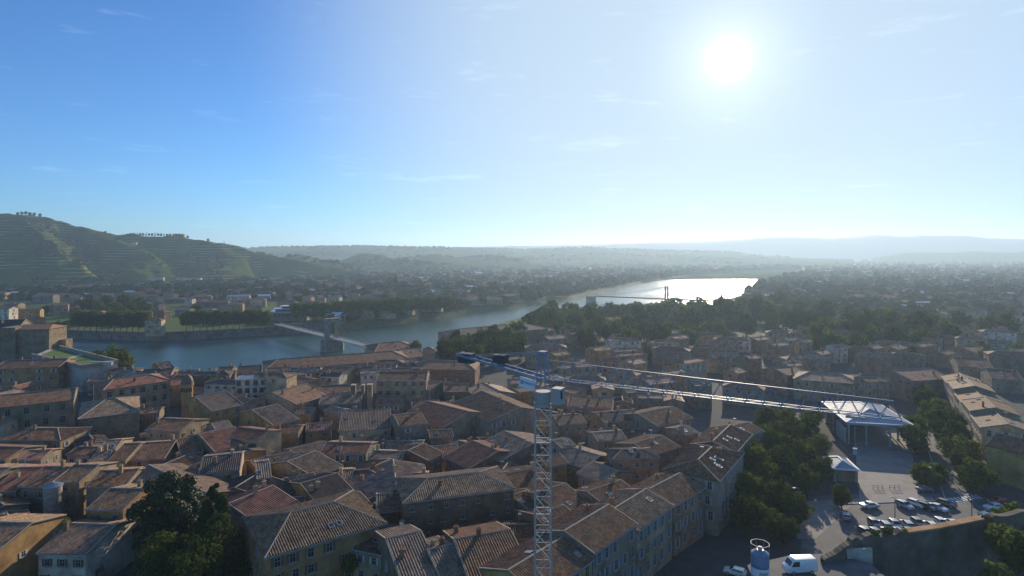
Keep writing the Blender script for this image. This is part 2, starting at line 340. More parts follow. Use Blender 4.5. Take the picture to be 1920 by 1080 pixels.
# ------------------------------------------------------------------ hills
def hill_mat(name, c1, c2, c3, terr=1.0, fs=.006):
    m = bpy.data.materials.new(name); m.use_nodes = True; t = m.node_tree; n = t.nodes; L = t.links; b = n['Principled BSDF']; b.inputs['Roughness'].default_value = 1; b.inputs['Specular IOR Level'].default_value = 0
    g = n.new('ShaderNodeNewGeometry'); sp = n.new('ShaderNodeSeparateXYZ'); L.new(g.outputs['Position'], sp.inputs[0])
    v = n.new('ShaderNodeTexVoronoi'); v.inputs['Scale'].default_value = fs; mp = n.new('ShaderNodeMapping'); mp.inputs['Scale'].default_value = (1, .6, 3); L.new(g.outputs['Position'], mp.inputs[0]); L.new(mp.outputs[0], v.inputs['Vector'])
    sx = n.new('ShaderNodeSeparateColor'); L.new(v.outputs['Color'], sx.inputs[0])
    nz = n.new('ShaderNodeTexNoise'); nz.inputs['Scale'].default_value = .02; nz.inputs['Detail'].default_value = 8; nz.inputs['Roughness'].default_value = .7; L.new(g.outputs['Position'], nz.inputs['Vector'])
    a = n.new('ShaderNodeMath'); a.operation = 'MULTIPLY_ADD'; a.inputs[1].default_value = .5; L.new(sx.outputs[0], a.inputs[0])
    s2 = n.new('ShaderNodeMath'); s2.operation = 'MULTIPLY'; s2.inputs[1].default_value = .6; L.new(nz.outputs[0], s2.inputs[0]); L.new(s2.outputs[0], a.inputs[2])
    mx = n.new('ShaderNodeMix'); mx.data_type = 'RGBA'; mx.inputs[6].default_value = (*c1, 1); mx.inputs[7].default_value = (*c2, 1); L.new(a.outputs[0], mx.inputs[0])
    # terrace walls: thin pale lines along the contours, broken up by noise
    wv = n.new('ShaderNodeMath'); wv.operation = 'MULTIPLY_ADD'; wv.inputs[1].default_value = 1 / 7.0; L.new(sp.outputs[2], wv.inputs[0])
    n3 = n.new('ShaderNodeTexNoise'); n3.inputs['Scale'].default_value = .006; n3.inputs['Detail'].default_value = 4; L.new(g.outputs['Position'], n3.inputs['Vector'])
    s3 = n.new('ShaderNodeMath'); s3.operation = 'MULTIPLY'; s3.inputs[1].default_value = 3.0; L.new(n3.outputs[0], s3.inputs[0]); L.new(s3.outputs[0], wv.inputs[2])
    fr = n.new('ShaderNodeMath'); fr.operation = 'FRACT'; L.new(wv.outputs[0], fr.inputs[0])
    st = n.new('ShaderNodeMapRange'); st.inputs[1].default_value = .70; st.inputs[2].default_value = .86; L.new(fr.outputs[0], st.inputs[0])
    n4 = n.new('ShaderNodeTexNoise'); n4.inputs['Scale'].default_value = .012; n4.inputs['Detail'].default_value = 5; L.new(g.outputs['Position'], n4.inputs['Vector'])
    s4 = n.new('ShaderNodeMapRange'); s4.inputs[1].default_value = .46; s4.inputs[2].default_value = .62; s4.inputs[4].default_value = terr; L.new(n4.outputs[0], s4.inputs[0])
    ml = n.new('ShaderNodeMath'); ml.operation = 'MULTIPLY'; L.new(st.outputs[0], ml.inputs[0]); L.new(s4.outputs[0], ml.inputs[1])
    mx2 = n.new('ShaderNodeMix'); mx2.data_type = 'RGBA'; mx2.inputs[7].default_value = (*c3, 1); L.new(ml.outputs[0], mx2.inputs[0]); L.new(mx.outputs[2], mx2.inputs[6])
    L.new(mx2.outputs[2], b.inputs['Base Color']); MATS[name] = m
hill_mat('vine_hill', (.022, .045, .004), (.12, .155, .018), (.42, .31, .14), .9)
hill_mat('plateau', (.03, .055, .010), (.13, .155, .03), (.2, .18, .1), .3, .003)
plain('far_rock', (.16, .17, .17), 1)
def polar(name, px0, px1, npx, D0, D1, nD, hfun, material, kind='structure'):
    vs = []; fs = []
    for i in range(npx + 1):
        px = px0 + (px1 - px0) * i / npx
        for j in range(nD + 1):
            D = D0 + (D1 - D0) * (j / nD); vs.append(((px - 960) / F * D, D, hfun(px, D)))
    for i in range(npx):
        for j in range(nD):
            a = i * (nD + 1) + j; fs.append((a, a + nD + 1, a + nD + 2, a + 1))
    me = bpy.data.meshes.new(name); me.from_pydata(vs, [], fs); me.materials.append(M(material))
    for p in me.polygons: p.use_smooth = True
    o = link(name, me, kind=kind); recalc(o); return o
def zat(y, D): return CZ + (HY - y) * D / F
def sstep(a, b, x): t = max(0, min(1, (x - a) / (b - a))); return t * t * (3 - 2 * t)
main_sky = [(-300, 412), (0, 402), (40, 400), (70, 404), (130, 420), (200, 437), (250, 441), (345, 443), (400, 453), (450, 464), (490, 474), (540, 486), (600, 500), (660, 512), (720, 520)]
spur_px = [(1040, 215), (1120, 170), (1200, 130), (1300, 88), (1430, 42), (1500, 30)]
spur_y = [(1040, 536), (1120, 516), (1200, 486), (1300, 450), (1430, 405), (1500, 400)]
def herm(px, D):
    Hc = zat(lerp_tab(main_sky, px), 1560)
    foot = 1090 + max(0, px - 150) * .9
    crest = 1560
    t = max(0, min(1, (D - foot) / max(60, crest - foot)))
    h = Hc * (t ** 1.12) if D <= crest else Hc - (D - crest) * .12
    gul = abs(math.sin(px * .017 + D * .0045 + .6 * nz2(px, D, 130, 4) + .4)); h -= 46 * (1 - gul) ** 1.5 * math.sin(PI * min(1, t)) if D < crest else 0
    r = lerp_tab(spur_px, D); hs = zat(lerp_tab(spur_y, D), D)
    s = hs * (1 if px < r else math.exp(-((px - r) / 34.0) ** 2)) - (max(0, r - px) * .06)
    if D > 1440: s -= (D - 1440) * .5
    if D < 1040: s = -5
    hh = max(h, s) + (8.0 * nz2(px * 1.2, D, 80, 2) + 3 * nz2(px * 1.2, D, 25, 8)) * (1 if h > 4 else 0)
    return hh if hh > 1 else -3
polar('vineyard_hill', -260, 720, 200, 985, 1750, 90, herm, 'vine_hill')
plat_sky = [(300, 474), (430, 468), (480, 465.5), (530, 463), (650, 461.5), (800, 463), (900, 466), (1000, 467.5), (1050, 465), (1110, 464.5), (1160, 467), (1250, 469.5), (1370, 472.5), (1400, 477), (1450, 481), (1500, 484), (1600, 486)]
knolls = [(560, 2150, 70, 330, 62), (690, 2500, 60, 330, 70), (810, 2700, 80, 400, 62), (480, 1950, 55, 260, 66), (620, 1900, 50, 200, 34), (760, 2200, 60, 260, 40), (930, 2900, 90, 420, 52)]
def plat(px, D):
    Hc = zat(lerp_tab(plat_sky, px), 4200); t = max(0, min(1, (D - 2500) / 1700.0))
    h = Hc * (t * t * (3 - 2 * t)) if D < 4200 else Hc - (D - 4200) * .1
    for kp, kd, sp_, sd, kh in knolls: h = max(h, h * .3 + kh * math.exp(-((px - kp) / sp_) ** 2 - ((D - kd) / sd) ** 2))
    h += 5 * nz2(px * 4, D, 300, 5) * min(1, max(0, h / 20))
    return h if h > 1.2 else -4
polar('plateau_hills', 300, 1600, 170, 1650, 4800, 70, plat, 'plateau')
mtn = [(700, 476), (870, 463), (1000, 460.5), (1100, 459), (1200, 455.5), (1330, 453), (1400, 447.5), (1440, 445), (1480, 443.5), (1560, 446.5), (1600, 444), (1640, 440), (1700, 443), (1730, 440.5), (1770, 441), (1810, 441.5), (1850, 446), (1920, 448), (2100, 455), (2300, 460)]
polar('far_mountains', 700, 2300, 220, 4900, 6300, 14, lambda px, D: (zat(lerp_tab(mtn, px) - 1.2 * nz2(px, 0, 22, 3), 5600) * sstep(4900, 5600, D)) if D <= 5600 else zat(lerp_tab(mtn, px), 5600) - (D - 5600) * .1, 'far_rock')
low = [(1640, 483), (1675, 477), (1700, 472.5), (1740, 473), (1790, 473.5), (1820, 471), (1850, 472), (1890, 473.5), (1920, 472), (2000, 473), (2150, 478)]
polar('low_ridge', 1640, 2150, 70, 3700, 4850, 12, lambda px, D: zat(lerp_tab(low, px), 4300) * sstep(3700, 4300, D) - 1 if D <= 4300 else zat(lerp_tab(low, px), 4300) - (D - 4300) * .1, 'plateau')

# ------------------------------------------------------------------ houses
HOUSES = []      # (root, description bits)
from mathutils.bvhtree import BVHTree
OCC_V = []; OCC_F = []
def occluder(ang, R, vs, fs):
    b = len(OCC_V); ca, sa = math.cos(ang), math.sin(ang)
    OCC_V.extend((R[0] + x * ca - y * sa, R[1] + x * sa + y * ca, z) for x, y, z in vs); OCC_F.extend(tuple(b + k for k in f) for f in fs)
PARTW = {}
def window_mesh(w, h, shutter):
    key = (round(w, 1), round(h, 1), shutter)
    if key in PARTW: return PARTW[key]
    m = MB(); t = .09
    for (cx, cz, sx, sz) in ((0, h / 2, w + 2 * t, t), (0, -h / 2, w + 2 * t, t), (-w / 2, 0, t, h), (w / 2, 0, t, h), (0, 0, .05, h), (0, h * .12, w, .05)):
        m.box((cx, -.05, cz), (sx, .12, sz), 0, 0)
    m.box((0, -.012, 0), (w, .03, h), 0, 1)
    m.box((0, -.12, -h / 2 - .09), (w + .4, .28, .1), 0, 0)
    a = m.mesh('window', ['frame', 'pane'])
    b = None
    if shutter:
        s = MB(); s.box((0, -.06, 0), (w * .5, .06, h + .05))
        for k in range(5): s.box((0, -.095, -h / 2 + h * (k + .5) / 5), (w * .42, .03, h / 5 * .6))
        b = s.mesh('shutter', [shutter])
    PARTW[key] = (a, b); return PARTW[key]
def add_window(root, x, y, z, ang, w, h, shutter):
    a, b = window_mesh(w, h, shutter)
    o = link('window', a, root, loc=(x, y, z), rz=ang)
    if b:
        for s in (-1, 1):
            dx = s * w * .77; link('shutter', b, o, loc=(dx, 0, 0))
    return o
def roof_plane(m, e0, e1, r0, r1, per, amp, uvs, sag=.07):
    """corrugated roof face: e0-e1 eave, r0-r1 ridge piece above it (r0=r1 for a hip end)"""
    e0, e1, r0, r1 = map(Vector, (e0, e1, r0, r1)); L = (e1 - e0).length; ux = (e1 - e0) / L
    a0 = (r0 - e0).dot(ux); a1 = (r1 - e0).dot(ux); foot = e0 + ux * a0; up = (r0 - foot); S = up.length; up = up / S
    nrm = ux.cross(up).normalized()
    if nrm.z < 0: nrm = -nrm
    sub = 4 if amp else 1; n = max(2, int(L / per)) if amp else max(2, int(L / 2)); rows = max(2, min(7, int(S / 1.3)))
    prof = [0, .75, 1, .75]; cols = n * sub; base = len(m.v)
    jit = [[rng.uniform(-.022, .022) for _ in range(n + 1)] for _ in range(rows + 1)] if amp else None
    for c in range(cols + 1):
        x = L * c / cols
        if x < a0: t = x / a0 if a0 > 1e-6 else 1
        elif x > a1: t = (L - x) / (L - a1) if L - a1 > 1e-6 else 1
        else: t = 1
        t = max(t, .0)
        for r in range(rows + 1):
            v = S * t * r / rows; p = e0 + ux * x + up * v
            o = amp * prof[c % sub] if amp else 0
            if amp: o += jit[r][c // sub]
            p = p + nrm * (o + .02) - Vector((0, 0, sag * math.sin(PI * min(1, x / L)) * math.sin(PI * .5 * r / rows)))
            m.v.append(tuple(p)); uvs.append((x, S - v))
    for c in range(cols):
        for r in range(rows):
            a = base + c * (rows + 1) + r; m.f.append((a, a + rows + 1, a + rows + 2, a + 1)); m.m.append(0)
    # underside board
    b = len(m.v); dn = nrm * -.16
    for p in (e0, e1, r1, r0): m.v.append(tuple(p + dn)); uvs.append((0, 0))
    m.f.append((b, b + 3, b + 2, b + 1)); m.m.append(1)
    b = len(m.v)
    for p in (e0 + dn, e1 + dn, e1 + nrm * .03, e0 + nrm * .03): m.v.append(tuple(p)); uvs.append((0, 0))
    m.f.append((b, b + 1, b + 2, b + 3)); m.m.append(1)
def house_at(R, ang, L, df, db, zr, kind='gable', wall='cream', roof='brown', slope=.25, win=None, name='house', near=None, chim=None, base=-.5, sky=None, caps=True, desc=None, label=None, cat='house', group='houses of the old town', shutter='auto', wallh=None, ends='both', oneside=False):
    """R: ridge midpoint (x,y); local x along the ridge, -y is the front"""
    dist = math.hypot(R[0], R[1]); near = dist < 235 if near is None else near
    root = thing(name, (R[0], R[1], 0), ang, label, cat, group)
    ov = .35; ef = zr - slope * df; eb = zr - slope * db; hl = L / 2
    hipx = min(df, db) * .9 if kind == 'hip' else 0
    X0, X1 = -hl - hipx, hl + hipx                       # roof outline at the eaves
    x0, x1 = X0 + ov * (1 if kind == 'hip' else .6), X1 - ov * (1 if kind == 'hip' else .6); y0, y1 = -df + ov, db - ov
    if kind == 'shed': y1 = db
    # walls
    m = MB(); zf = ef + slope * ov - .12; zb = eb + slope * ov - .12; ztop = zr - .18
    if kind == 'hip':
        m.prism([(x0, y0), (x1, y0), (x1, y1), (x0, y1)], base, min(zf, zb))
    else:
        yr = 0
        m.poly([(x0, y0, base), (x1, y0, base), (x1, y0, zf), (x0, y0, zf)]); m.poly([(x1, y1, base), (x0, y1, base), (x0, y1, zb), (x1, y1, zb)])
        for x, fl in ((x0, 1), (x1, 0)):
            p = [(x, y0, base), (x, y0, zf), (x, yr, ztop), (x, y1, zb), (x, y1, base)]; m.poly(p if fl else p[::-1])
    m.build('wall', 'wall_' + wall, root)
    # roof
    m = MB(); uvs = []; per, amp = (.48, .16) if near else (1, 0)
    if dist < 150: per, amp = .46, .18
    roof_plane(m, (X0, -df, ef), (X1, -df, ef), (-hl, 0, zr), (hl, 0, zr), per, amp, uvs)
    if db > .6: roof_plane(m, (X1, db, eb), (X0, db, eb), (hl, 0, zr), (-hl, 0, zr), per, amp, uvs)
    if kind == 'hip':
        eh = min(ef, eb)
        roof_plane(m, (X1, -df, ef), (X1, db, eb), (hl, 0, zr), (hl, 0, zr), per, amp, uvs, 0)
        roof_plane(m, (X0, db, eb), (X0, -df, ef), (-hl, 0, zr), (-hl, 0, zr), per, amp, uvs, 0)
    me = m.mesh('roof', ['tile_' + roof if roof != 'zinc' else 'zinc', 'wall_dark'])
    ul = me.uv_layers.new(name='UVMap'); li = [0] * len(me.loops); me.loops.foreach_get('vertex_index', li)
    flat = []
    for k in li: flat += uvs[k]
    ul.data.foreach_set('uv', flat)
    rf = link('roof', me, root)
    # mortared ridge and verges
    if caps:
        m = MB(); w = .30; m.bar((-hl, 0, zr + .04), (hl, 0, zr + .04), w, 0, .24, 6)
        m.build('ridge_cap', 'mortar', rf)
        for sx in (-1, 1):
            for yy, ez in ((-df, ef), (db, eb)):
                if kind != 'hip' and yy > 0 and db <= .6: continue
                m = MB()
                if kind == 'hip': m.bar((sx * hl, 0, zr + .04), (sx * (hl + hipx), yy, ez + .08), .26, 0, .2, 6)
                else: m.bar((sx * (hl - .08), 0, zr + .06), (sx * (hl - .08), yy, ez + .08), .2, 0, .2, 4)
                m.build('verge', 'mortar', rf)
    # chimneys
    nch = rng.choice([0, 1, 1, 2]) if chim is None else chim
    for _ in range(nch):
        cx = rng.uniform(-hl * .85, hl * .85); cyy = rng.uniform(-df * .55, db * .55); zz = zr - slope * abs(cyy); ch = rng.uniform(.9, 1.7)
        m = MB(); m.box((cx, cyy, zz + ch / 2 - .3), (.75, .55, ch + .6)); m.box((cx, cyy, zz + ch + .06), (.95, .75, .12))
        for s in (-.18, .18): m.cyl((cx + s, cyy, zz + ch + .1), .11, .35, 8)
        m.build('chimney', rng.choice(['wall_beige', 'wall_brick', 'wall_cream']), rf)
    nsk = rng.choice([0, 0, 1, 2]) if sky is None else sky
    for _ in range(nsk):
        cx = rng.uniform(-hl * .8, hl * .8); v = rng.uniform(.25, .7); front = rng.random() < .7 or db < 2; dd = df if front else db; sg = -1 if front else 1
        m = MB(); c = Vector((cx, sg * dd * v, zr - slope * dd * v + .2)); d = Vector((0, sg, -slope)).normalized(); up = Vector((0, sg * slope, 1)).normalized()
        a, b = .45, .6
        def qp(x, y, z): return c + Vector((x, 0, 0)) + d * y + up * z
        m.poly([qp(-a, -b, .02), qp(a, -b, .02), qp(a, b, .02), qp(-a, b, .02)], 1)
        for p0, p1 in (((-a, -b), (a, -b)), ((a, -b), (a, b)), ((a, b), (-a, b)), ((-a, b), (-a, -b))): m.bar(qp(*p0, 0), qp(*p1, 0), .1, 0)
        m.build('skylight', ['zinc', 'glass'], rf)
    # television aerial on some near roofs
    if near and dist < 190 and rng.random() < .3:
        cx = rng.uniform(-hl * .7, hl * .7); m = MB(); m.bar((cx, .2, zr - .2), (cx, .2, zr + 2.2), .06, 0)
        for k in range(5): m.bar((cx - .35, .2 + k * .18 - .4, zr + 2.1), (cx + .35, .2 + k * .18 - .4, zr + 2.1), .04, 0)
        m.bar((cx, -.3, zr + 2.1), (cx, .7, zr + 2.1), .045, 0); m.build('aerial', 'steel_grey', rf)
    # windows on the front and on the gable side that looks at the camera
    if win is not False:
        wd = dict(sp=3.0, w=.95, h=1.45, rows=9, skip=.22, top=1.45, st=2.9, sh=rng.choice(SHUT + [None, None]))
        if win: wd.update(win)
        if shutter != 'auto': wd['sh'] = shutter
        wsc, hsc, wdz = rng.choice([.75, .9, 1.0, 1.15]), rng.choice([.7, .9, 1.0, 1.1]), rng.uniform(-.3, .2)
        if win and win.get('skip', 1) < .1: wsc = hsc = 1; wdz = 0
        toc = Vector((-R[0], -R[1])).normalized(); ca, sa = math.cos(ang), math.sin(ang)
        sides = [((x0, y0), (x1, y0), 0, zf, Vector((sa, -ca)))]
        sides.append(((x1, y0), (x1, y1), PI / 2, min(zf, zb), Vector((ca, sa)))); sides.append(((x0, y1), (x0, y0), -PI / 2, min(zf, zb), Vector((-ca, -sa))))
        for p0, p1, a, ez, nn in sides:
            if nn.dot(toc) < .12: continue
            W = math.hypot(p1[0] - p0[0], p1[1] - p0[1]); nc = int(W / wd['sp']) if a == 0 else int((W - 1) / (wd['sp'] * 1.25))
            if nc < 1: continue
            for r in range(wd['rows']):
                z = ez - wd['top'] - r * wd['st']
                if z < 1.2: break
                for c in range(nc):
                    if rng.random() < wd['skip'] * (1 if a == 0 else 1.8): continue
                    t = (c + .5 + rng.uniform(-.12, .12)) / nc; ww = wd['w'] * wsc; add_window(root, p0[0] + (p1[0] - p0[0]) * t, p0[1] + (p1[1] - p0[1]) * t, z + wdz, a, ww, wd['h'] * (1 if r < 2 else 1.1) * hsc, wd['sh'] if rng.random() < .8 else None)
        if dist < 260:
            m = MB(); m.box(((x0 + x1) / 2, -df - .06, ef - .02), (X1 - X0, .14, .13)); m.bar((x1 - .15, y0 - .08, ef), (x1 - .15, y0 - .08, .1), .09)
            m.build('gutter', 'zinc', root)
    occluder(ang, R, [(x0, y0, 0), (x1, y0, 0), (x1, y1, 0), (x0, y1, 0), (x0, y0, zf), (x1, y0, zf), (x1, y1, zb), (x0, y1, zb), (X0, -df, ef), (X1, -df, ef), (X1, db, eb), (X0, db, eb), (-hl, 0, zr), (hl, 0, zr)],
             [(0, 1, 5, 4), (1, 2, 6, 5), (2, 3, 7, 6), (3, 0, 4, 7), (8, 9, 13, 12), (10, 11, 12, 13), (9, 10, 13), (11, 8, 12)])
    HOUSES.append(dict(root=root, wall=wall, roof=roof, kind=kind, hand=bool(label), pos=Vector((R[0], R[1], (zr + ef) / 2)), r=max(L / 2 + hipx, (df + db) / 2), ext=(X0, X1, -df, db), ang=ang, zr=zr))
    return root
def house(x1, y1, x2, y2, ey, zr=11, kind='gable', wall='cream', roof='brown', db=None, slope=.25, **k):
    """ridge end pixels, row of the front eave, ridge height"""
    a = G(x1, y1, zr); b = G(x2, y2, zr); u = (b - a); u.z = 0; L = max(2.5, u.length); u.normalize(); n = Vector((u.y, -u.x, 0)); mid = (a + b) / 2
    if n.dot(Vector((-mid.x, -mid.y, 0))) < 0: u = -u; n = -n
    df = 4.0
    for k_ in range(60):
        q = mid + n * df; yy = HY + F * (CZ - (zr - slope * df)) / q.y
        if yy >= ey: break
        df += .2
    df = min(df, 12.5)
    dbb = df if db is None else db
    dbb = min(dbb, 8) if db is None else dbb
    if kind == 'shed': dbb = .35
    return house_at((mid.x, mid.y), math.atan2(u.y, u.x), L, df, dbb, zr, kind, wall, roof, slope, **k)

# --- hand placed houses of the old town, near to far (ridge ends, eave row, ridge height)
H = [
 (-40, 979, 61, 981, 1110, 12, 'gable', 'ochre', 'grey'), (131, 982, 220, 984, 1039, 9.5, 'gable', 'white', 'grey'),
 (205, 916, 272, 917, 957, 12, 'gable', 'ochre', 'grey'), (139, 872, 187, 872, 905, 11, 'gable', 'beige', 'grey'),
 (85, 875, 135, 876, 913, 11, 'gable', 'stone', 'brown'), (188, 883, 262, 880, 912, 11, 'gable', 'beige', 'brown'),
 (-40, 876, 20, 878, 937, 11, 'gable', 'beige', 'grey'), (36, 877, 84, 876, 922, 10.6, 'gable', 'ochre', 'dark'),
 (-40, 836, 48, 839, 861, 9, 'gable', 'pink', 'brown'), (54, 845, 98, 843, 863, 9, 'gable', 'beige', 'grey'),
 (62, 803, 108, 803, 826, 9.5, 'hip', 'stone', 'brown'), (143, 838, 187, 838, 844, 8, 'gable', 'white', 'brown'),
 (198, 826, 230, 824, 865, 10, 'gable', 'beige', 'brown'), (233, 832, 266, 831, 864, 9.6, 'gable', 'beige', 'brown'),
 (303, 784, 366, 787, 808, 9, 'gable', 'cream', 'brown'), (372, 815, 440, 800, 840, 10, 'gable', 'beige', 'light'),
 (395, 794, 428, 788, 806, 9.5, 'gable', 'beige', 'light'), (447, 801, 507, 808, 823, 10, 'gable', 'cream', 'terracotta'),
 (330, 825, 372, 818, 850, 9, 'gable', 'beige', 'brown'), (262, 831, 330, 827, 862, 9, 'gable', 'pink', 'brown'),
 (380, 857, 455, 849, 885, 11, 'gable', 'cream', 'dark'), (278, 872, 388, 925, 950, 10.5, 'gable', 'ochre', 'light'),
 (427, 945, 512, 910, 985, 10, 'gable', 'stone', 'red'), (440, 915, 487, 886, 927, 9.6, 'gable', 'ochre', 'dark'),
 (478, 868, 506, 864, 897, 11, 'gable', 'beige', 'light'), (503, 906, 535, 897, 930, 8, 'shed', 'ochre', 'terracotta'),
 (524, 934, 575, 931, 956, 7.6, 'shed', 'brick', 'terracotta'), (538, 866, 592, 845, 885, 10, 'gable', 'cream', 'grey'),
 (540, 897, 588, 886, 912, 8.5, 'gable', 'yellow', 'dark'), (562, 907, 633, 887, 938, 9.5, 'gable', 'yellow', 'dark'),
 (625, 938, 675, 922, 957, 9, 'gable', 'stone', 'grey'), (545, 961, 625, 941, 1012, 12, 'hip', 'orange', 'grey'),
 (612, 829, 698, 831, 850, 10, 'gable', 'beige', 'red'), (699, 845, 760, 847, 854, 9, 'gable', 'beige', 'light'),
 (690, 880, 733, 860, 905, 9, 'gable', 'stone', 'brown'), (737, 862, 744, 918, 930, 9.5, 'gable', 'beige', 'light'),
 (636, 881, 665, 880, 889, 8, 'gable', 'white', 'brown'), (665, 906, 735, 908, 919, 7.5, 'gable', 'stone', 'light'),
 (705, 928, 770, 922, 958, 9, 'gable', 'brick', 'grey'), (688, 963, 712, 961, 981, 7.5, 'gable', 'stone', 'grey'),
 (695, 988, 750, 998, 1035, 8, 'gable', 'beige', 'brown'), (722, 1011, 791, 996, 1100, 11, 'gable', 'stone', 'light'),
 (800, 1032, 850, 1020, 1095, 10, 'gable', 'ochre', 'light'), (850, 1012, 958, 993, 1085, 11, 'gable', 'stone', 'brown'),
 (803, 897, 898, 886, 930, 13, 'hip', 'dark', 'grey'), (912, 936, 950, 932, 966, 8, 'gable', 'beige', 'terracotta'),
 (958, 930, 990, 918, 952, 9, 'gable', 'stone', 'brown'), (935, 891, 1012, 878, 925, 9.5, 'gable', 'beige', 'brown'),
 (885, 826, 935, 846, 868, 9, 'gable', 'stone', 'light'), (945, 808, 1000, 832, 852, 9.5, 'gable', 'grey', 'light'),
 (765, 845, 795, 831, 856, 9.5, 'gable', 'brick', 'brown'), (770, 888, 803, 887, 899, 8.5, 'gable', 'dark', 'light'),
 (920, 986, 1000, 982, 1008, 7, 'gable', 'beige', 'brown'), (1003, 925, 1060, 906, 962, 10, 'gable', 'ochre', 'brown'),
 (1062, 836, 1126, 855, 868, 9.5, 'gable', 'dark', 'light'), (1112, 866, 1160, 884, 896, 9, 'gable', 'grey', 'light'),
 (1167, 843, 1203, 842, 858, 12, 'hip', 'pink', 'dark'), (1038, 827, 1066, 822, 838, 10.5, 'gable', 'pink', 'red'),
 (1100, 922, 1165, 900, 930, 10, 'gable', 'beige', 'brown'), (1000, 965, 1060, 948, 1000, 9, 'gable', 'ochre', 'brown'),
 (980, 1035, 1050, 1020, 1090, 10, 'gable', 'ochre', 'light'), (1060, 985, 1115, 960, 1030, 9, 'gable', 'yellow', 'brown'),
 # middle distance
 (335, 697, 382, 696, 703, 10, 'gable', 'stone', 'brown'), (292, 680, 318, 677, 690, 12, 'gable', 'ochre', 'dark'), (270, 692, 328, 689, 705, 10, 'gable', 'stone', 'dark'),
 (316, 711, 358, 708, 722, 10, 'gable', 'beige', 'dark'), (410, 688, 440, 687, 698, 10, 'gable', 'stone', 'brown'), (445, 687, 492, 684, 700, 11, 'gable', 'grey', 'dark'),
 (433, 742, 474, 748, 760, 10, 'gable', 'beige', 'brown'), (472, 769, 520, 758, 796, 11, 'gable', 'yellow', 'brown'), (510, 736, 575, 719, 752, 11, 'gable', 'beige', 'brown'),
 (560, 705, 592, 711, 718, 10, 'gable', 'beige', 'brown'), (632, 686, 662, 688, 697, 11, 'gable', 'cream', 'brown'), (545, 690, 602, 688, 700, 9, 'gable', 'cream', 'dark'),
 (600, 723, 690, 719, 735, 9, 'gable', 'beige', 'brown'), (602, 742, 680, 739, 757, 9, 'gable', 'grey', 'dark'), (640, 771, 733, 766, 815, 11, 'gable', 'cream', 'grey'),
 (738, 779, 790, 773, 797, 12, 'gable', 'grey', 'brown'), (806, 712, 830, 715, 730, 10, 'gable', 'cream', 'brown'), (800, 752, 880, 772, 790, 10, 'gable', 'beige', 'red'),
 (903, 733, 976, 764, 776, 11, 'gable', 'grey', 'brown'), (832, 719, 878, 718, 734, 10, 'gable', 'dark', 'brown'), (905, 717, 936, 733, 738, 9, 'gable', 'grey', 'light'),
 (800, 675, 870, 676, 693, 10, 'hip', 'brick', 'brown'), (712, 643, 750, 640, 660, 9, 'hip', 'pink', 'dark'), (748, 655, 785, 652, 670, 8, 'gable', 'pink', 'brown'),
 (1074, 741, 1150, 745, 763, 10, 'gable', 'pink', 'brown'), (1037, 780, 1088, 776, 796, 11, 'gable', 'beige', 'brown'), (1118, 774, 1186, 769, 790, 10, 'gable', 'ochre', 'dark'),
 (1196, 776, 1262, 762, 792, 11, 'gable', 'grey', 'brown'), (1266, 803, 1290, 798, 814, 10, 'gable', 'pink', 'light'), (1187, 832, 1240, 816, 846, 10.5, 'gable', 'grey', 'brown'),
 (1366, 801, 1404, 792, 813, 11, 'gable', 'grey', 'brown'), (1110, 812, 1165, 808, 826, 9.5, 'gable', 'beige', 'light'), (1010, 856, 1050, 850, 872, 9, 'gable', 'yellow', 'brown'),
 (1520, 696, 1575, 700, 716, 11, 'hip', 'beige', 'light'), (1612, 706, 1655, 706, 716, 12, 'gable', 'pink', 'brown'), (1672, 694, 1745, 690, 712, 12, 'gable', 'grey', 'grey'),
 (1450, 690, 1490, 686, 702, 11, 'gable', 'pink', 'brown'), (1785, 668, 1850, 672, 690, 9, 'gable', 'beige', 'brown'), (1846, 690, 1905, 694, 712, 9, 'gable', 'grey', 'dark'),
 (1800, 650, 1835, 648, 662, 9, 'gable', 'pink', 'brown'), (1870, 655, 1925, 652, 672, 9, 'gable', 'beige', 'brown'),
]
for h in H:
    x1, y1, x2, y2, ey, zr, kd, wl, rf = h; house(x1, y1, x2, y2, ey, zr, kd, wl, rf if rng.random() < .8 else rng.choice(['red', 'terracotta', 'light']))
# landmarks of the old town
house(0, 741, 144, 727, 757, 13.5, 'gable', 'stone', 'brown', win=dict(sp=4.2, w=1.5, h=2.3, st=4.4, top=2.0, skip=0, sh=None), chim=0, sky=0, name='school_building', label='long stone school building with brown roof and two rows of tall windows', cat='building', db=7)
house(213, 711, 280, 702, 722, 14, 'hip', 'beige', 'red', win=dict(sp=3.6, w=1.5, h=2.2, st=4.2, top=1.9, skip=0, sh=None), chim=1, sky=0, name='school_building', label='stone school wing with dark red hipped roof and white framed windows', cat='building', db=6)
house(203, 748, 212, 747, 778, 13, 'hip', 'stone', 'grey', win=dict(sp=6, skip=.2, sh=None), chim=0, sky=0, name='tower_house', label='square stone house under a grey pyramid roof in front of the red roofed school', cat='house')
house(10, 676, 130, 672, 690, 13.5, 'gable', 'orange', 'brown', win=dict(sp=4.6, st=3.4, skip=.1, sh='shutter_white', w=1.1), label='orange house with white shutters, half in shadow, below the castle terrace', db=8, chim=3)
house(711, 697, 803, 696, 713, 14, 'gable', 'cream', 'brown', win=dict(sp=2.9, st=3.6, skip=.08, sh='shutter_red', w=1.1, h=1.7), label='tall cream house with red shutters and straight brown roof', sky=0, chim=2)
y_house = house(365, 744, 424, 733, 766, 12, 'gable', 'yellow', 'dark', win=dict(sp=3.2, skip=.05, sh=None, h=1.0), label='yellow building with dark slate front roof and a domed corner turret', cat='building', name='turret_building', sky=0, chim=0)
house(522, 673, 735, 658, 684, 9.5, 'hip', 'beige', 'brown', win=dict(sp=4, skip=.1, sh=None), label='long low riverside hall with hipped brown roof before the footbridge', cat='building', name='riverside_hall', chim=0, sky=0)
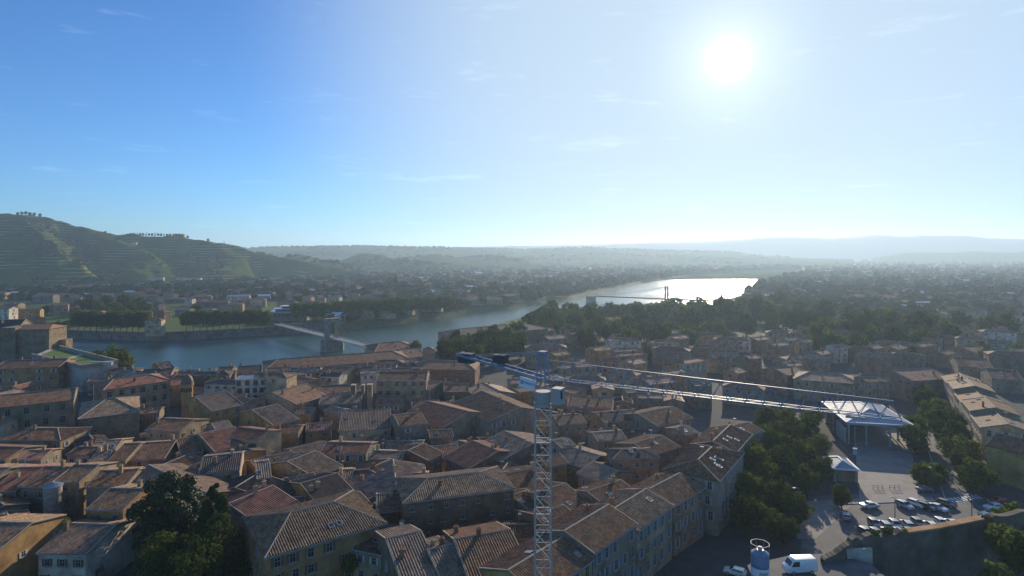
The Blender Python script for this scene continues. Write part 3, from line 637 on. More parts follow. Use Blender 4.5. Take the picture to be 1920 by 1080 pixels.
house(865, 616, 985, 606, 638, 15, 'hip', 'stone', 'dark', win=dict(sp=4, skip=.1, sh=None), label='huge dark hip-roofed riverside college block beside the park trees', cat='building', name='college_building', chim=2, sky=0, db=12)
house(487, 698, 530, 699, 708, 15, 'hip', 'cream', 'brown', win=dict(sp=3.4, skip=.3), label='pale rounded apartment house with hipped roof near the river', cat='house', chim=0)
house(462, 703, 486, 702, 707, 14.5, 'hip', 'white', 'zinc', win=dict(sp=2.6, w=1.6, h=1.9, skip=0, sh=None), label='white apartment block with stacked balconies beside the pale rounded house', cat='house', chim=0, sky=0, caps=False)
def turret(c, r, h, dome, wallm, label=None):
    t = thing('turret', c, 0, label, 'tower') if label else None
    return t
# domed turret of the yellow building (its own corner tower)
tp = G(351, 735, 12); tw = thing('corner_turret', (tp.x, tp.y, 0), 0, 'round brick turret with brown dome at the corner of the yellow building', 'turret')
m = MB(); m.cyl((0, 0, 0), 1.9, 14.5, 20); m.cyl((0, 0, 14.5), 2.25, .5, 20); m.build('wall', 'wall_orange', tw)
m = MB()
for k in range(8):
    a0, a1 = k / 8 * PI / 2, (k + 1) / 8 * PI / 2; m.cyl((0, 0, 15 + 3.4 * math.sin(a0)), 2.1 * math.cos(a0), 3.4 * (math.sin(a1) - math.sin(a0)), 20, 0, 2.1 * math.cos(a1) + .01)
m.cyl((0, 0, 18.3), .08, 1.2, 6); m.build('dome', 'shutter_brown', tw)
for k in range(7):
    a = -PI / 2 + (k - 3) * .42; m = MB(); m.box((0, 0, 0), (.5, .12, 1.5)); o = m.build('window', 'dark_void', tw); o.location = (1.93 * math.cos(a), 1.93 * math.sin(a), 13); o.rotation_euler = (0, 0, a + PI / 2)
# round stair tower in the foreground
tp = G(99, 907, 10.5); tw = thing('stair_tower', (tp.x, tp.y, 0), 0, 'round stone stair tower with ribbed grey cone roof at lower left', 'tower')
m = MB(); m.cyl((0, 0, -.5), 1.75, 10.6, 20); m.build('wall', 'stonework', tw)
m = MB(); m.cyl((0, 0, 10.1), 2.0, .8, 20, 0, .05)
for k in range(20):
    a = 2 * PI * k / 20; m.bar((2.0 * math.cos(a), 2.0 * math.sin(a), 10.14), (.06 * math.cos(a), .06 * math.sin(a), 10.95), .07)
m.build('roof', 'zinc', tw)
# small square tower by the river, church, lit party walls
def square_tower(px, py, z, w, top, roof, wall, label, rz=.3):
    p = G(px, py, z); t = thing('square_tower', (p.x, p.y, 0), rz, label, 'tower'); m = MB(); m.box((0, 0, z / 2 - .5), (w, w, z + 1)); m.box((0, 0, z + .1), (w + .5, w + .5, .3)); m.build('wall', wall, t)
    m = MB(); m.cyl((0, 0, z + .25), w * .78, top, 4, 0, .05); o = m.build('roof', roof, t); o.rotation_euler = (0, 0, PI / 4)
    for s in (-1, 1): add_window(t, s * w * .22, -w / 2, z - 2.2, 0, .6, 1.4, None)
square_tower(804, 656, 14, 5.2, 1.6, 'tile_brown', 'wall_pink', 'small square brick tower with flat pyramid cap near the river')
for (x0_, y0_, x1_, y1_, zt, wl, lab) in [(658, 748, 668, 722, 12.2, 'wall_stone', 'narrow sunlit party wall standing alone left of the two tall ones'), (678, 760, 684, 722, 12.2, 'wall_stone', 'slim sunlit chimney wall beside the broader pale one'), (688, 762, 699, 721, 13, 'wall_beige', 'broad pale sunlit wall stub rising over the roofs left of the cream house')]:
    p = G((x0_ + x1_) / 2, y1_, zt); wpx = (x1_ - x0_) / F * p.y; t = thing('party_wall', (p.x, p.y, 0), .1, lab, 'wall'); m = MB(); m.box((0, 0, zt / 2), (wpx * .8, 2.4, zt)); m.build('masonry', wl, t); m = MB(); m.box((0, 0, zt + .12), (wpx * .8 + .25, 2.7, .2)); m.build('coping', 'mortar', t)

# --- row of houses on the near side of the street, facade towards the square
def row(p0, p1, n, depth, zr0, walls, roofs, labels, side=1, frm=0, **k):
    """eave line p0->p1 (world xy); houses stand to the left of the line (side=1)"""
    p0 = Vector(p0); p1 = Vector(p1); d = (p1 - p0); Lt = d.length; d.normalize(); nn = Vector((d.y, -d.x)) * side     # street side
    for i in range(n):
        L = Lt / n; c = p0 + d * (L * (i + .5)) - nn * (depth * .5); ang = math.atan2(-nn.y, -nn.x) - PI / 2
        house_at((c.x, c.y), ang, L - .05, depth / 2, depth / 2, zr0 + [0, .9, -.5, .4, -.8, .6][i % 6], 'gable', walls[i % len(walls)], roofs[i % len(roofs)], .30, label=labels[i] if labels else None, **k)
row((4.0, 86.5), (33.0, 119.5), 3, 12.5, 13.2, ['yellow', 'grey', 'beige'], ['brown', 'brown', 'grey'],
    ['yellow terraced house nearest the bottom edge in the tall street row', 'tall grey terraced house with blue shutters, middle of the street row', 'tall beige terraced house at the far end of the street row'], win=dict(sp=2.7, w=1.0, h=1.8, st=3.3, skip=.06, sh='shutter_blue'))
row((33.3, 120), (42.5, 129.2), 1, 12, 12.4, ['pink'], ['brown'], ['pinkish terraced house closing the street row before the side street'], win=dict(sp=2.7, w=1.0, h=1.8, st=3.3, skip=.06, sh='shutter_grey'))
hb = house_at((46.6, 141.5), math.atan2(15, 10.4), 11, 6.4, 6.4, 14.2, 'hip', 'grey', 'brown', .30, label='big corner block with hipped roof and many skylights by the esplanade trees', cat='building', win=dict(sp=2.8, w=1.0, h=1.8, st=3.3, skip=.05, sh='shutter_grey'), sky=5, chim=2)
row((57.5, 150.5), (68, 166), 1, 12, 13, ['beige'], ['brown'], ['beige block behind the big corner block, at the edge of the trees'], win=dict(sp=2.8, h=1.7, st=3.2, skip=.1), sky=3)
# right hand street row, facade towards the avenue
row((184, 252), (143, 179), 5, 13, 12, ['cream', 'pink', 'grey', 'beige', 'cream'], ['brown', 'grey', 'brown', 'brown', 'grey'],
    ['%s terraced house in the avenue row at right, %s from its far end' % (a, b) for a, b in zip(['cream', 'pink', 'grey', 'beige', 'pale cream'], ['first', 'second', 'third', 'fourth', 'fifth'])], side=1, win=dict(sp=2.8, w=1.0, h=1.8, st=3.2, skip=.04), sky=2)
house_at((138.5, 160), math.radians(118), 11, 6, 6, 12, 'gable', 'yellow', 'brown', .42, label='yellow house with shadowed front and white verge at the end of the avenue row', win=dict(skip=.7), chim=0, sky=0)

# --- castle on its terrace
ct = G(72, 652, 11); cast = thing('castle', (ct.x, ct.y, 0), .12, 'brown stone castle keep with low tiled roof above the river at far left', 'castle')
m = MB(); m.box((0, 0, 11), (20, 15, 22)); m.box((-9.2, -3, 11.6), (7, 12, 23.2)); m.box((11.3, 4, 8), (4, 6, 14)); m.build('wall', 'wall_stone', cast)
m = MB(); uvs = []
roof_plane(m, (-10.5, -8, 22), (10.5, -8, 22), (-7, 0, 24), (7, 0, 24), .5, 0, uvs); roof_plane(m, (10.5, 8, 22), (-10.5, 8, 22), (7, 0, 24), (-7, 0, 24), .5, 0, uvs)
roof_plane(m, (10.5, -8, 22), (10.5, 8, 22), (7, 0, 24), (7, 0, 24), .5, 0, uvs); roof_plane(m, (-10.5, 8, 22), (-10.5, -8, 22), (-7, 0, 24), (-7, 0, 24), .5, 0, uvs)
m.build('roof', ['tile_brown', 'wall_dark'], cast)
for x, z in ((-4, 17), (3, 18), (5.5, 14)): add_window(cast, x, -7.5, z, 0, 1.2, 1.9, None)
p = G(8, 640, 13); house_at((p.x - 6, p.y), .35, 30, 9, 9, 25, 'gable', 'stone', 'dark', .4, label='tall dark-roofed castle wing at the left edge above the orange house', cat='castle', name='castle_wing', win=dict(sp=6, skip=.4, sh=None), chim=1, sky=0, base=0)
# terrace: platform with lawn, parapets and the big pale end wall
A = [G(60, 668, 11), G(103, 650, 11), G(221, 680, 11), G(154, 690, 11)]
tr = thing('castle_terrace', (0, 0, 0), 0, 'raised castle terrace with lawn, parapets and a tall pale blank end wall', 'terrace')
m = MB(); m.prism([(a.x, a.y) for a in A][::-1] if False else [(a.x, a.y) for a in A], -6, 11.0); o = m.build('retaining_wall', 'pale_stone', tr); recalc(o)
def inset(t): c = sum(A, Vector()) / 4; return [a.lerp(c, t) for a in A]
m = MB(); I = inset(.16); mid0 = I[0].lerp(I[3], .46); mid1 = I[1].lerp(I[2], .46); mid2 = I[0].lerp(I[3], .54); mid3 = I[1].lerp(I[2], .54)
up = Vector((0, 0, .05))
m.poly([I[0] + up, I[1] + up, mid1 + up, mid0 + up]); m.poly([mid2 + up, mid3 + up, I[2] + up, I[3] + up]); o = m.build('lawn', 'lawn', tr); recalc(o)
for a, b in ((A[1], A[2]), (A[0], A[3]), (A[3], A[2])):
    m = MB(); d = (b - a).normalized(); m.bar(a + Vector((0, 0, .6)), b + Vector((0, 0, .6)), .9, 0, 1.7); m.build('parapet', 'stonework', tr)
cpos = A[3].lerp(A[2], .55); m = MB(); m.prism([(cpos.x - 5, cpos.y - .3), (cpos.x + 5, cpos.y - 1.2), (cpos.x + 5, cpos.y + .3), (cpos.x - 5, cpos.y + 1.2)], 11, 12.6); m.build('gable_wall', 'pale_stone', tr)

# ------------------------------------------------------------------ the esplanade: road, plaza, pavilion, kiosk, car park
def sheet(name, pts, z, material, kind='structure', **k):
    m = MB(); m.poly([(p[0], p[1], z) for p in pts]); o = m.build(name, material, kind=kind, **k)
    if o.data.polygons[0].normal.z < 0: o.data.flip_normals()
    return o
sheet('car_park', [G(1515, 930), G(1640, 925), G(1840, 925), G(1905, 975), G(1880, 1040), G(1500, 1040)], .012, 'asphalt')
sheet('avenue', [G(1728, 800), G(1765, 800), G(1850, 960), G(1770, 960)], .020, 'asphalt')
sheet('plaza', [G(1600, 800), G(1705, 800), G(1722, 938), G(1612, 940)], .024, 'paving')
sheet('pavement', [G(1540, 938), G(1770, 932), G(1772, 940), G(1538, 947)], .028, 'paving')
sheet('forecourt', [G(1512, 940), G(1610, 935), G(1530, 1010), G(1490, 1010)], .020, 'paving')
for a, b in (((1730, 815), (1772, 935)), ((1540, 947), (1690, 941)), ((1690, 941), (1790, 938))):
    m = MB(); m.bar(G(*a, .07), G(*b, .07), .25, 0, .2); m.build('kerb', 'concrete', kind='structure')
for k in range(9):
    p = G(1782 + k * 6.5, 938.5 - k * .9); m = MB(); m.box((p.x, p.y, .034), (.55, 2.4, .008)); m.build('crossing_stripe', 'paint', kind='structure')
for py in (842, 885, 925):
    a = G(1745 + (py - 800) * .42, py); m = MB(); m.prism([(a.x - .15, a.y - 1.2), (a.x + .15, a.y - 1.2), (a.x + .15, a.y + .6), (a.x + .5, a.y + .6), (a.x, a.y + 1.6), (a.x - .5, a.y + .6), (a.x - .15, a.y + .6)], .028, .036); m.build('road_arrow', 'paint', kind='structure')
for k in range(9):
    p = G(1612 + k * 22, 994); m = MB(); m.box((p.x, p.y, .022), (.12, 4.6, .008)); m.build('bay_line', 'paint', kind='structure')
# pavilion
def metal_hip(name, c, ang, w, d, ze, zt, ridge, label, cat, cols, ov=1.2):
    t = thing(name, c, ang, label, cat); m = MB(); hw, hd = w / 2, d / 2
    E = [Vector((-hw, -hd, ze)), Vector((hw, -hd, ze)), Vector((hw, hd, ze)), Vector((-hw, hd, ze))]; r0 = Vector((0, -ridge / 2, zt)); r1 = Vector((0, ridge / 2, zt))
    planes = ((E[0], E[1], r0, r0), (E[1], E[2], r0, r1), (E[2], E[3], r1, r1), (E[3], E[0], r1, r0)); uvs = []
    for pl in planes: roof_plane(m, *pl, .6, .05, uvs, 0)
    rf = m.build('roof', ['zinc', 'steel_grey'], t)
    m = MB()
    for e, r in ((E[0], r0), (E[1], r0), (E[2], r1), (E[3], r1), (r0, r1)): m.bar(e + Vector((0, 0, .1)), r + Vector((0, 0, .1)), .35, 0, .2)
    for k in range(4): m.bar(E[k] + Vector((0, 0, .02)), E[(k + 1) % 4] + Vector((0, 0, .02)), .4, 0, .35)
    m.build('flashing', 'white_metal', rf)
    for x, y in cols: m = MB(); m.cyl((x, y, 0), .28, ze, 10); m.cyl((x, y, 0), .45, .5, 10); m.build('column', 'steel_grey', t)
    return t
pa = G(1570, 798, 7.5); pb = G(1697, 797, 7.5); wv_ = (pb - pa).length * .9; pc = (pa + pb) / 2
pav = metal_hip('pavilion', (pc.x + 6.6, pc.y + 14.5, 0), -.22, wv_, 27, 7.5, 10.2, 9, 'open market pavilion with large silver hipped metal roof on columns', 'pavilion',
    [(x, y) for x in (-wv_ / 2 + 1.2, -3.5, 3.5, wv_ / 2 - 1.2) for y in (-12, 12)] + [(s * (wv_ / 2 - 1.2), y) for s in (-1, 1) for y in (-4, 4)])
m = MB(); m.box((0, 12.3, 3.6), (wv_ - 2, .4, 7.2)); m.build('back_wall', 'wall_grey', pav)
m = MB(); m.box((0, -12.6, 6.9), (wv_ - 1, .3, .8)); m.build('front_beam', 'steel_grey', pav)
m = MB()
for k in range(6): m.box((-wv_ / 2 + .4, -11 + k * 1.6, 2.6), (.12, .9, 5.2), .5)
m.build('louvre', 'concrete', pav)
p0 = G(1568, 881, 3.6); p1 = G(1612, 881, 3.6); kw = (p1 - p0).length
kio = metal_hip('kiosk', ((p0.x + p1.x) / 2 + .5, p0.y + kw * .75, 0), -.2, kw, kw * 1.5, 3.6, 5.0, 3.2, 'small kiosk with pale hipped metal roof beside the plaza', 'kiosk', [(-kw / 2 + .4, -kw * .7), (kw / 2 - .4, -kw * .7), (-kw / 2 + .4, kw * .7), (kw / 2 - .4, kw * .7)])
m = MB(); m.box((0, 0, 1.7), (kw - 1.2, kw * 1.5 - 1.4, 3.4)); m.build('wall', 'wall_grey', kio)
for a, b in (((1637, 917), (1655, 917)), ((1668, 917), (1686, 917))):
    g0 = G(*a, .0); g1 = G(*b, .0); t = thing('barrier_rail', (g0.x, g0.y, 0), 0, 'low metal barrier rail on the plaza, %s of two' % ('left' if a[0] < 1650 else 'right'), 'railing'); m = MB(); d = g1 - g0
    for z in (.5, 1.0): m.bar((0, 0, z), (d.x, d.y, z), .08)
    m.build('rail', 'dark_steel', t)
    for q in (0, .5, 1): m = MB(); m.bar((d.x * q, d.y * q, 0), (d.x * q, d.y * q, 1), .09); m.build('post', 'dark_steel', t)

# cars
def car_proto(kind):
    body = MB(); Lc, Wc = (4.2, 1.75) if kind != 'van' else (5.4, 2.0)
    if kind == 'van': prof = [(-2.7, .35), (-2.7, 1.1), (-2.66, 2.25), (-2.5, 2.42), (1.2, 2.45), (1.65, 2.2), (2.15, 1.35), (2.62, 1.1), (2.7, .6), (2.68, .35)]
    elif kind == 'sedan': prof = [(-2.2, .35), (-2.22, .75), (-2.1, .98), (-1.45, 1.04), (-.85, 1.42), (.35, 1.45), (1.05, 1.0), (1.95, .86), (2.15, .65), (2.15, .35)]
    else: prof = [(-2.05, .35), (-2.08, .85), (-1.95, 1.1), (-1.6, 1.46), (.2, 1.52), (1.0, 1.04), (1.8, .9), (2.05, .68), (2.05, .35)]
    n = len(prof); hw = Wc / 2; ins = lambda z: hw - (0.02 if z < .9 else .02 + (z - .9) * .28 if kind != 'van' else .02 + max(0, z - 1.2) * .12)
    secs = [[(x, -ins(z), z) for x, z in prof], [(x, ins(z), z) for x, z in prof]]
    for i in range(n): j = (i + 1) % n; body.poly([secs[0][i], secs[0][j], secs[1][j], secs[1][i]])
    body.poly(secs[0][::-1]); body.poly(secs[1])
    b = body.mesh('body', ['car_white']); bm = bmesh.new(); bm.from_mesh(b); bmesh.ops.remove_doubles(bm, verts=bm.verts, dist=.001); bmesh.ops.recalc_face_normals(bm, faces=bm.faces)
    bmesh.ops.bevel(bm, geom=bm.edges[:], offset=.06, segments=2, affect='EDGES', profile=.6); bm.to_mesh(b); bm.free()
    for p in b.polygons: p.use_smooth = True
    g = MB()
    def glass(x0, z0, x1, z1, a=.12):
        w0, w1 = ins(z0) - a, ins(z1) - a; d = Vector((z1 - z0, 0, -(x1 - x0))).normalized() * (.03 if True else 0)
        if d.z < 0: d = -d
        P4 = [Vector((x0, -w0, z0)), Vector((x0, w0, z0)), Vector((x1, w1, z1)), Vector((x1, -w1, z1))]; g.poly([p + d for p in P4])
    if kind == 'van':
        glass(2.1, 1.42, 1.68, 2.14); sd = [(.5, 1.35), (1.95, 1.35), (1.5, 2.1), (.5, 2.15)]
    elif kind == 'sedan':
        glass(.98, 1.05, .42, 1.42); glass(-1.38, 1.08, -.9, 1.4); sd = [(-1.2, 1.02), (.85, 1.0), (.3, 1.37), (-.8, 1.36)]
    else:
        glass(.94, 1.09, .28, 1.49); glass(-1.92, 1.13, -1.64, 1.43); sd = [(-1.7, 1.05), (.8, 1.02), (.15, 1.43), (-1.45, 1.4)]
    for s in (-1, 1): g.poly([(x, s * (ins(z) + .012), z) for x, z in sd][::s])
    gl = g.mesh('windows', ['glass'])
    w = MB()
    for k in range(14): pass
    w = MB(); vs = []; nn = 14
    for y in (-.1, .1):
        for k in range(nn): a = 2 * PI * k / nn; vs.append((.32 * math.cos(a), y, .32 * math.sin(a)))
    w.faces(vs, [(k, (k + 1) % nn, nn + (k + 1) % nn, nn + k) for k in range(nn)] + [tuple(range(nn))[::-1], tuple(range(nn, 2 * nn))])
    wm = w.mesh('wheel', ['rubber']); r = MB(); vs = []
    for y in (-.108, .108):
        for k in range(10): a = 2 * PI * k / 10; vs.append((.2 * math.cos(a), y, .2 * math.sin(a)))
    r.faces(vs, [tuple(range(10))[::-1], tuple(range(10, 20))]); rm = r.mesh('rim', ['steel_grey'])
    l = MB(); l.box((0, 0, 0), (.07, .34, .16)); hlm = l.mesh('headlight', ['lamp_white']); tlm = MB(); tlm.box((0, 0, 0), (.07, .26, .22)); tl = tlm.mesh('tail_light', ['tail'])
    return dict(body=b, glass=gl, wheel=wm, rim=rm, head=hlm, tail=tl, L=Lc, W=Wc, xf=prof[-2][0], xb=prof[1][0])
CARP = {k: car_proto(k) for k in ('hatch', 'sedan', 'van')}; BODY = {}
def car(px, py, head, kind, colr, label, z=0, group='cars in the car park', Y=None, cat='car', detail=True):
    p = G(px, py, z) if Y is None else P(px, Y, z); c = CARP[kind]; key = (kind, colr)
    if key not in BODY: b = c['body'].copy(); b.materials.clear(); b.materials.append(M('car_' + colr)); BODY[key] = b
    t = thing('parked_car' if kind != 'van' else 'parked_van', (p.x, p.y, z + .02), head, label, cat, group); link('body', BODY[key], t); link('windows', c['glass'], t)
    if detail:
        for sx in (-1, 1):
            for sy in (-1, 1): wv = link('wheel', c['wheel'], t, loc=(sx * c['L'] * .3, sy * (c['W'] / 2 - .1), .32)); link('rim', c['rim'], wv)
            link('headlight', c['head'], t, loc=(c['xf'] - .02, sx * c['W'] * .33, .68)); link('tail_light', c['tail'], t, loc=(c['xb'] - .0, sx * c['W'] * .36, .8))
    return t
N = PI / 2
ordn = ['first', 'second', 'third', 'fourth', 'fifth', 'sixth', 'seventh', 'eighth', 'ninth', 'tenth', 'eleventh', 'twelfth', 'thirteenth', 'fourteenth', 'fifteenth', 'sixteenth', 'seventeenth', 'eighteenth', 'nineteenth', 'twentieth']
ordn += ['%d%s' % (k, {1: 'st', 2: 'nd', 3: 'rd'}.get(k % 10, 'th') if k % 100 not in (11, 12, 13) else 'th') for k in range(21, 330)]
car(1630, 952, PI + .05, 'sedan', 'white', 'white car parked sideways alone at the left of the upper row')
car(1585, 972, N - .35, 'hatch', 'silver', 'lone silver car standing on the forecourt left of the parking rows')
for i, (x, y, c_) in enumerate([(1696, 952, 'silver'), (1718, 949, 'white'), (1738, 955, 'black'), (1758, 956, 'white'), (1775, 949, 'black')]):
    car(x, y, -N + .25 + .06 * i, 'hatch' if i != 3 else 'sedan', c_, '%s car, %s from left in the slanted upper parking row' % (c_, ordn[i]))
for i, (x, y, c_) in enumerate([(1640, 987, 'grey'), (1659, 989, 'silver'), (1679, 989, 'silver'), (1701, 988, 'silver'), (1722, 986, 'grey'), (1745, 990, 'white'), (1766, 986, 'white'), (1785, 986, 'white')]):
    car(x, y, (N if i % 2 else -N) + rng.uniform(-.05, .05) - .12, 'hatch', c_, '%s car, %s from left in the middle parking row' % (c_, ordn[i]))
for i, (x, y, c_) in enumerate([(1625, 1004, 'grey'), (1645, 1006, 'black'), (1666, 1006, 'white'), (1689, 1006, 'grey'), (1710, 1006, 'black'), (1731, 1006, 'beige')]):
    car(x, y, -N + rng.uniform(-.05, .05) + .1, 'hatch', c_, '%s car, %s from left in the row behind the rampart' % (c_, ordn[i]))
car(1870, 944, PI + .2, 'hatch', 'red', 'red car, rearmost of those parked at the right under the yellow bush'); car(1862, 955, PI + .15, 'hatch', 'white', 'white car between the red car and the rampart at right'); car(1858, 968, PI + .1, 'sedan', 'white', 'white saloon nearest the rampart at the right'); car(1850, 978, PI + .2, 'hatch', 'black', 'dark car half hidden by the rampart at right')
car(1735, 921, .15, 'sedan', 'grey', 'dark grey car beside the round bushes of the plaza')
for i, (x, y, c_) in enumerate([(1783, 830, 'white'), (1795, 855, 'silver'), (1812, 888, 'white'), (1820, 905, 'silver')]):
    car(x, y, 1.1, 'hatch', c_, '%s car along the avenue under the trees, %s from its far end' % (c_, ordn[i]), group='cars along the avenue')
# street lamps
def lamp(px, py, h, label):
    p = G(px, py); t = thing('street_lamp', (p.x, p.y, 0), 0, label, 'lamp', 'street lamps of the esplanade'); m = MB(); m.cyl((0, 0, 0), .11, h, 8, 0, .06); m.cyl((0, 0, 0), .2, .6, 8); m.build('pole', 'dark_steel', t)
    m = MB(); m.bar((0, 0, h), (-.9, 0, h + .15), .07); m.build('arm', 'dark_steel', t); m = MB(); m.box((-1.1, 0, h + .12), (.6, .28, .14)); m.build('lantern', 'lamp_white', t)
lamp(1752, 936, 8, 'slim lamp post beside the plaza bushes'); lamp(1822, 990, 7.5, 'lamp post at the right end of the car park'); lamp(1498, 990, 9, 'lamp post among the esplanade trees left of the forecourt'); lamp(1678, 982, 6, 'short lamp post between the parking rows')

# ------------------------------------------------------------------ foreground hill, rampart, yard, silo, van
tops = [(1545, 1052, 101), (1572, 1036, 102.5), (1598, 1016, 104), (1625, 1005, 106), (1700, 1000, 107.5), (1762, 991, 109), (1842, 975, 112), (1872, 969, 114), (1990, 950, 119)]
pts = [P(a, d, zat(b, d)) for a, b, d in tops]
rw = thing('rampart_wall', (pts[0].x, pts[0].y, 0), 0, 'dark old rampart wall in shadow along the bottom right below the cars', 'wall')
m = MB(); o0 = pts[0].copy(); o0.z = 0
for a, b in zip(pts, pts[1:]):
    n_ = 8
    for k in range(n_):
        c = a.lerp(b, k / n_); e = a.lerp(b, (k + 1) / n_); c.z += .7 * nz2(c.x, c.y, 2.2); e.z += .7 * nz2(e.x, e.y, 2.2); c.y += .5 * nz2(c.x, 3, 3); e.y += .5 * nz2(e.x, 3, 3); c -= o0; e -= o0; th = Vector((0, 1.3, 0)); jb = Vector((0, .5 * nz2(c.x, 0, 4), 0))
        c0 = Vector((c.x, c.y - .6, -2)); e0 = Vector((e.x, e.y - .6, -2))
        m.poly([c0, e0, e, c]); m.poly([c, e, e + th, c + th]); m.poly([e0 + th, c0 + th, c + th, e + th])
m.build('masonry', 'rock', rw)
m = MB()
for a, b in zip(pts[4:6], pts[5:7]):
    m.bar(a - o0 + Vector((0, .5, .15)), b - o0 + Vector((0, .5, .15)), 1.5, 0, .3)
m.build('coping', 'wall_orange', rw)
m = MB(); a = P(1583, 103, 0); b = P(1636, 103.4, 0); m.prism([(a.x, a.y), (b.x, b.y), (b.x, b.y + .5), (a.x, a.y + .5)], 0, zat(1031, 103)); m.build('concrete_gate_wall', 'pale_stone', label='pale concrete wall panel set before the dark rampart', cat='wall')
yd = MB(); yd.prism([(37.5, 84), (62, 84), (62, 101.5), (57, 105), (50, 104.5), (40.5, 101)], -1, 8.6); yd.build('yard', 'asphalt', kind='structure')
van = car(1499, 1072, PI + .1, 'van', 'white', 'white delivery van on the yard at the bottom edge', 8.6, 'vans', cat='van')
car(1378, 1078, 2.6, 'hatch', 'white', 'white car roof catching light in the dark street at the bottom', 0)
sp_ = P(1425, 97, 8.6); sl_ = thing('silo', (sp_.x, sp_.y, 8.6), 0, 'blue and white cylindrical site silo with octagonal top railing', 'silo'); top = zat(1030, 97) - 8.6
m = MB(); m.cyl((0, 0, .3), 1.45, top - 2.4 - .3, 24); m.build('lower_shell', 'crane_blue', sl_)
m = MB(); m.cyl((0, 0, top - 4.0), 1.47, 1.3, 24); m.build('label_band', 'sign_white', sl_)
m = MB(); m.cyl((0, 0, top - 2.6), 1.45, 2.0, 24); m.cyl((0, 0, top - .6), 1.45, .6, 24, 0, .6); m.build('upper_shell', 'crane_blue', sl_)
m = MB()
for k in range(8):
    a0, a1 = 2 * PI * k / 8, 2 * PI * (k + 1) / 8; q0 = Vector((1.5 * math.cos(a0), 1.5 * math.sin(a0), top)); q1 = Vector((1.5 * math.cos(a1), 1.5 * math.sin(a1), top))
    m.bar(q0 + Vector((0, 0, 1)), q1 + Vector((0, 0, 1)), .06)
    m.bar(q0 - Vector((0, 0, .6)), q0 + Vector((0, 0, 1)), .035)
m.build('railing', 'steel_grey', sl_)
m = MB(); m.cyl((0, 0, top - .05), .35, .5, 10); m.build('hatch', 'zinc', sl_)
m = MB()
for k in range(6):
    a_ = -PI / 2 + (k - 2.5) * .16; m.box((1.485 * math.cos(a_), 1.485 * math.sin(a_), top - 3.4), (.14, .02, .5), a_ + PI / 2)
m.build('lettering', 'sign_green', sl_)

# ------------------------------------------------------------------ tower crane
MY = 75.0; MX = (1018 - 960) / F * MY; JZ = zat(708, MY); mw = 1.0
cr_ = thing('tower_crane', (MX, MY, 0), 0, 'tall grey lattice tower crane with long blue jib over the roofs', 'crane')
dirj = (P(1690, F * (CZ - JZ) / (786 - HY)) - Vector((MX, MY, 0))); JL = dirj.xy.length; ja = math.atan2(dirj.y, dirj.x)
m = MB(); step = 2.25; nseg = int((JZ - 2.6) / step)
for sx in (-1, 1):
    for sy in (-1, 1): m.bar((sx * mw, sy * mw, 0), (sx * mw, sy * mw, nseg * step), .17)
m.build('mast_chord', 'steel_grey', cr_)
for s in range(nseg):
    m = MB(); z0 = s * step; z1 = z0 + step
    C4 = [(-mw, -mw), (mw, -mw), (mw, mw), (-mw, mw)]
    for k in range(4):
        a, b = C4[k], C4[(k + 1) % 4]
        if (s + k) % 2: a, b = b, a
        m.bar((*a, z0), (*b, z1), .085); m.bar((*C4[k], z1), (*C4[(k + 1) % 4], z1), .075 if s % 4 else .16)
    m.build('mast_lattice', 'steel_grey', cr_)
zt = nseg * step
m = MB(); m.cyl((0, 0, zt), 1.15, .35, 20); m.cyl((0, 0, zt + .35), .95, 1.5, 20)
for k in range(12): a = 2 * PI * k / 12; m.bar((1.0 * math.cos(a), 1.0 * math.sin(a), zt + .35), (1.0 * math.cos(a), 1.0 * math.sin(a), zt + 1.8), .07)
m.build('slewing_ring', 'steel_grey', cr_)
m = MB(); m.box((1.9, -.6, zt + 1.4), (1.3, 1.4, 2.0), ja); m.build('cab', ['steel_grey'], cr_)
m = MB(); m.box((1.9, -1.35, zt + 1.7), (1.0, .06, 1.0), ja); m.build('cab_window', 'glass', cr_)
jb_ = link('jib', None, cr_, loc=(0, 0, JZ), rz=ja)
m = MB(); hgt = 1.75; wj = .65
for y in (-wj, wj): m.bar((0, y, 0), (JL, y, 0), .09)
m.bar((0, 0, 2.3), (JL * .55, 0, hgt + .15), .09); m.bar((JL * .55, 0, hgt + .15), (JL - .6, 0, hgt - .1), .09); m.build('jib_chord', 'crane_blue', jb_)
nb = 22
for k in range(nb):
    m = MB(); x0 = JL * k / nb; x1 = JL * (k + 1) / nb; xm = (x0 + x1) / 2; ht = 2.25 - .55 * min(1, xm / (JL * .55)) - (.1 if xm > JL * .9 else 0)
    for y in (-wj, wj): m.bar((x0, y, 0), (xm, 0, ht), .045); m.bar((xm, 0, ht), (x1, y, 0), .045)
    m.bar((x0, -wj, 0), (x0, wj, 0), .08); m.bar((x0, -wj, 0), (x1, wj, 0), .06); m.build('jib_lattice', 'crane_blue', jb_)
m = MB(); m.box((JL * .9, 0, -.25), (1.6, 1.1, .25)); m.bar((JL * .9, 0, -.3), (JL * .9, 0, -3.5), .05); m.box((JL * .9, 0, -3.7), (.35, .25, .6)); m.build('trolley', 'zinc', jb_)
m = MB()
for sx in (-.7, .7):
    for y in (-.7, .7): m.bar((sx, y, -1.2), (sx * .5, y * .5, 3.2), .15)
m.box((0, 0, 3.2), (1.0, 1.0, .35)); m.build('tower_head', 'crane_blue', jb_)
m = MB(); CL = 13.0; rise = 2.0
for y in (-.8, .8): m.bar((0, y, 0), (-CL, y, rise), .16, 0, .3)
for k in range(10): m.bar((-CL * k / 10, -.8, rise * k / 10), (-CL * k / 10, .8, rise * k / 10), .1)
for y in (-.8, .8): m.bar((0, y, 3.2), (-CL * .85, y, rise * .85 + .2), .07)
m.build('counter_jib', 'crane_blue', jb_)
m = MB()
